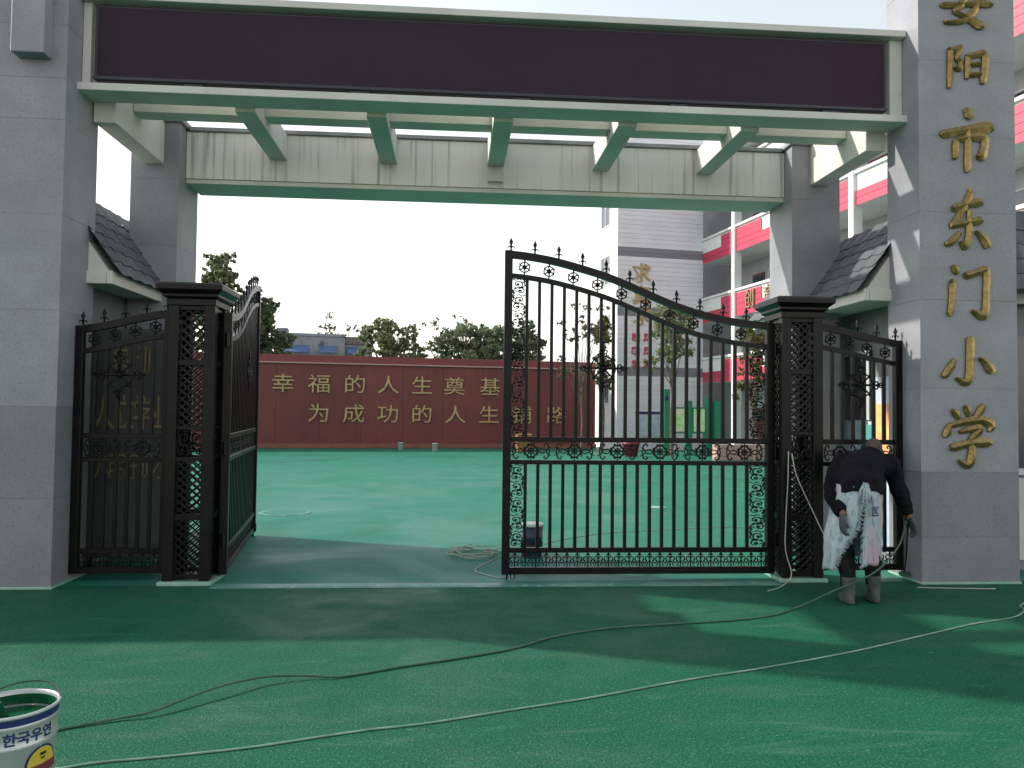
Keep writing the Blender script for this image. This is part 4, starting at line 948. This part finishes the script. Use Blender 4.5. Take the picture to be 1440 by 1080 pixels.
for s in (-1, 1):
    blob(body, (HD[0]+s*.077, HD[1], HD[2]-.015), .012, .022, .032)
    blob(body, (HD[0]+.012+s*.03, HD[1]+.098, HD[2]+.005), .014, .012, .010)
body.tube([(HD[0]-.015, HD[1]+.105, HD[2]-.068), (HD[0]+.012, HD[1]+.112, HD[2]-.066), (HD[0]+.038, HD[1]+.105, HD[2]-.068)], .009, 8)
for S, E_, H_ in ((LS, LE, LH), (RS, RE, RH)): limb(body, [S+(.055,), E_+(.042,), H_+(.028,)])
fingers(body, (3.075, 6.045, .685), (.0, -.04, -1), (-.25, 1, -.05), (1, .25, 0))
fingers(body, (3.90, 6.715, .565), (.35, .1, -.9), (-.3, .9, .0), (-.75, -.1, -.3))
remesh(body.build('body', 'skin', wk), .007, 3)
for a_ in (((3.075, 6.045, .685), (.0, -.04, -1), (-.25, 1, -.05), (1, .25, 0)), ((3.90, 6.715, .565), (.35, .1, -.9), (-.3, .9, .0), (-.75, -.1, -.3))):
    gm = WB(ow_); fingers(gm, *a_, 1.14); remesh(gm.build('glove', 'glove', wk), .005, 2)
hr = WB(ow_); blob(hr, (HD[0]-.002, HD[1]-.012, HD[2]+.020), .077, .098, .088); hr_o = remesh(hr.build('hair', 'hair', wk), .012, 2)
jk = WB(ow_)
torso(jk, [(3.265, 6.19, .855, .192, .15, .30, 0), (3.28, 6.22, .93, .196, .150, .5, 0), (3.315, 6.33, 1.01, .20, .140, .9, 0), (3.38, 6.46, 1.06, .215, .138, 1.15, 0), (3.45, 6.57, 1.085, .225, .130, 1.35, 0), (3.50, 6.67, 1.105, .17, .11, 1.45, 0), (3.535, 6.73, 1.125, .085, .075, 1.5, 0)])
limb(jk, [(3.33, 6.55, 1.08, .10), LS+(.092,), (3.135, 6.46, .98, .082), LE+(.074,), (3.07, 6.19, .775, .064), (3.088, 6.10, .72, .055)])
limb(jk, [(3.57, 6.57, 1.07, .10), RS+(.095,), (3.715, 6.615, .97, .085), RE+(.078,), (3.82, 6.665, .73, .066), (3.86, 6.69, .635, .058)])
jo = remesh(jk.build('jacket', 'jacket', wk), .012, 5)
tex = bpy.data.textures.new('folds', 'CLOUDS'); tex.noise_scale = .09
dm = jo.modifiers.new('folds', 'DISPLACE'); dm.texture = tex; dm.strength = .045; dm.mid_level = .5; dm.texture_coords = 'LOCAL'
tr_ = WB(ow_)
for hx, kx, ky, fx, fy in ((3.175, 3.13, 6.19, 3.14, 6.11), (3.355, 3.375, 6.22, 3.365, 6.155)):
    limb(tr_, [(hx, 6.26, .88, .115), (hx, 6.23, .72, .105), (kx, ky, .47, .080), (fx, fy+.02, .28, .070), (fx, fy+.01, .13, .062)])
blob(tr_, (3.265, 6.225, .86), .17, .125, .12)
to = remesh(tr_.build('trousers', 'trousers', wk), .012, 4); dm = to.modifiers.new('folds', 'DISPLACE'); dm.texture = tex; dm.strength = .018; dm.texture_coords = 'LOCAL'
for fx, fy in ((3.14, 6.10), (3.365, 6.15)):
    b = WB(ow_); b.loft([((fx, fy-.005, .21), (1, 0, 0), (0, 1, 0), .062, .066), ((fx, fy-.005, .12), (1, 0, 0), (0, 1, 0), .052, .06), ((fx, fy+.0, .075), (1, 0, 0), (0, 1, 0), .05, .075), ((fx, fy+.06, .045), (1, 0, 0), (0, 1, 0), .052, .15), ((fx, fy+.06, .004), (1, 0, 0), (0, 1, 0), .055, .155)], 14); remesh(b.build('boot', 'boots', wk), .01, 3)
# sack apron: wraps the front, tied behind, two ragged flaps
rng = np.random.default_rng(9)
ap = WB(ow_); rows = [(.935, 3.275, 6.255, .188, .175, .05, .05), (.86, 3.27, 6.24, .205, .185, .10, .08), (.76, 3.262, 6.23, .216, .180, .10, .06), (.66, 3.25, 6.22, .228, .178, .13, .08), (.58, 3.235, 6.215, .242, .176, .22, .08), (.50, 3.23, 6.21, .246, .178, .44, .06), (.42, 3.225, 6.205, .246, .180, .66, .06), (.34, 3.22, 6.20, .248, .182, .82, .04), (.26, 3.215, 6.195, .250, .184, .92, .04)]
nc = 22
for side in (-1, 1):
    q = spline([tuple(x) for x in rows], 3); vs = []
    for ri, (z, cx, c2, rx, ry, tl, tr2) in enumerate(q):
        ti = tl if side < 0 else tr2
        for j in range(nc+1):
            th = ti+(PI-ti)*j/nc; fold = .012*math.sin(th*9+z*4*side)*(1-.5*(z > .85))+.006*math.sin(th*21+z*17)
            jit = rng.normal(0, .006) if j == 0 else 0
            rxx = rx*(.86 if side > 0 else 1.0)
            x = cx+side*(rxx+fold)*math.sin(th)+jit; y = c2-(ry+fold)*math.cos(th)
            zz = z+(rng.normal(0, .008) if ri == len(q)-1 else 0)+(.05 if side > 0 else 0)*(1-(z-.26)/.675)
            vs.append((x, y, zz))
    fs = []
    for i in range(len(q)-1):
        for j in range(nc):
            a = i*(nc+1)+j; f_ = (a, a+1, a+nc+2, a+nc+1); fs.append(f_ if side < 0 else f_[::-1])
    ap.add(vs, fs)
apo = ap.build('apron', 'sack', wk, True); sm = apo.modifiers.new('thick', 'SOLIDIFY'); sm.thickness = .004
b = WB(ow_)
for k in range(5):
    a = -.5+k*.25; b.tube([(3.278, 6.072, .93), (3.278+.03*a, 6.062, .955-.01*k), (3.278+.10*a, 6.055, .90-.015*k), (3.278+.11*a, 6.052, .80-.03*(k % 3))], [.016, .016, .010, .004], 6)
blob(b, (3.278, 6.072, .935), .03, .024, .026); b.build('apron_knot', 'sack', wk, True)
# ragged fringe down both edges of the opening
b = WB(ow_)
qs = spline([tuple(x) for x in rows], 6)
for side in (-1, 1):
    for (z, cx, c2, rx, ry, tl, tr2) in qs:
        ti = tl if side < 0 else tr2; rxx = rx*(.86 if side > 0 else 1.)
        x = cx+side*rxx*math.sin(ti); y = c2-ry*math.cos(ti)-.004; zz = z+(.05 if side > 0 else 0)*(1-(z-.26)/.675)
        for _ in range(3):
            b.tube([(x+side*.012, y, zz), (x-side*rng.uniform(.005, .03), y-rng.uniform(0, .012), zz-rng.uniform(.005, .03))], [.0035, .0012], 4)
b.build('apron_fringe', 'sack', wk)
me = text_mesh('区', .085, 0, .002)
for v in me.vertices: 
    x0 = 3.262+.075+v.co.x; zz = .735+v.co.y; rxx = .212*.86; th = math.asin(max(-1, min(1, (x0-3.262)/rxx))); v.co = Vector((x0+.03, 6.23-.18*math.cos(th)-.022, zz))-ow_
link('apron_print', me, 'navy', wk)
# spray wand held in the right hand
wd = thing('spray_wand', 'thin dark spray wand held against the foot of the inscribed pillar', 'spray wand', (4.13, 6.93, .0))
b = MB(wd.location); b.tube([(4.00, 6.69, .60), (4.045, 6.73, .50), (4.105, 6.86, .22), (4.13, 6.93, .075)], [.010, .008, .006, .006], 8); b.build('tube', 'darkmetal', wd, True)
b = MB(wd.location); b.box(4.09, 4.165, 6.90, 6.96, .035, .075, .006); b.build('nozzle', 'hose_green', wd)
b = MB(wd.location); b.tube([(3.99, 6.67, .60), (4.03, 6.71, .575), (4.045, 6.73, .51)], [.014, .014, .012], 8); b.build('grip', 'darkmetal', wd, True)
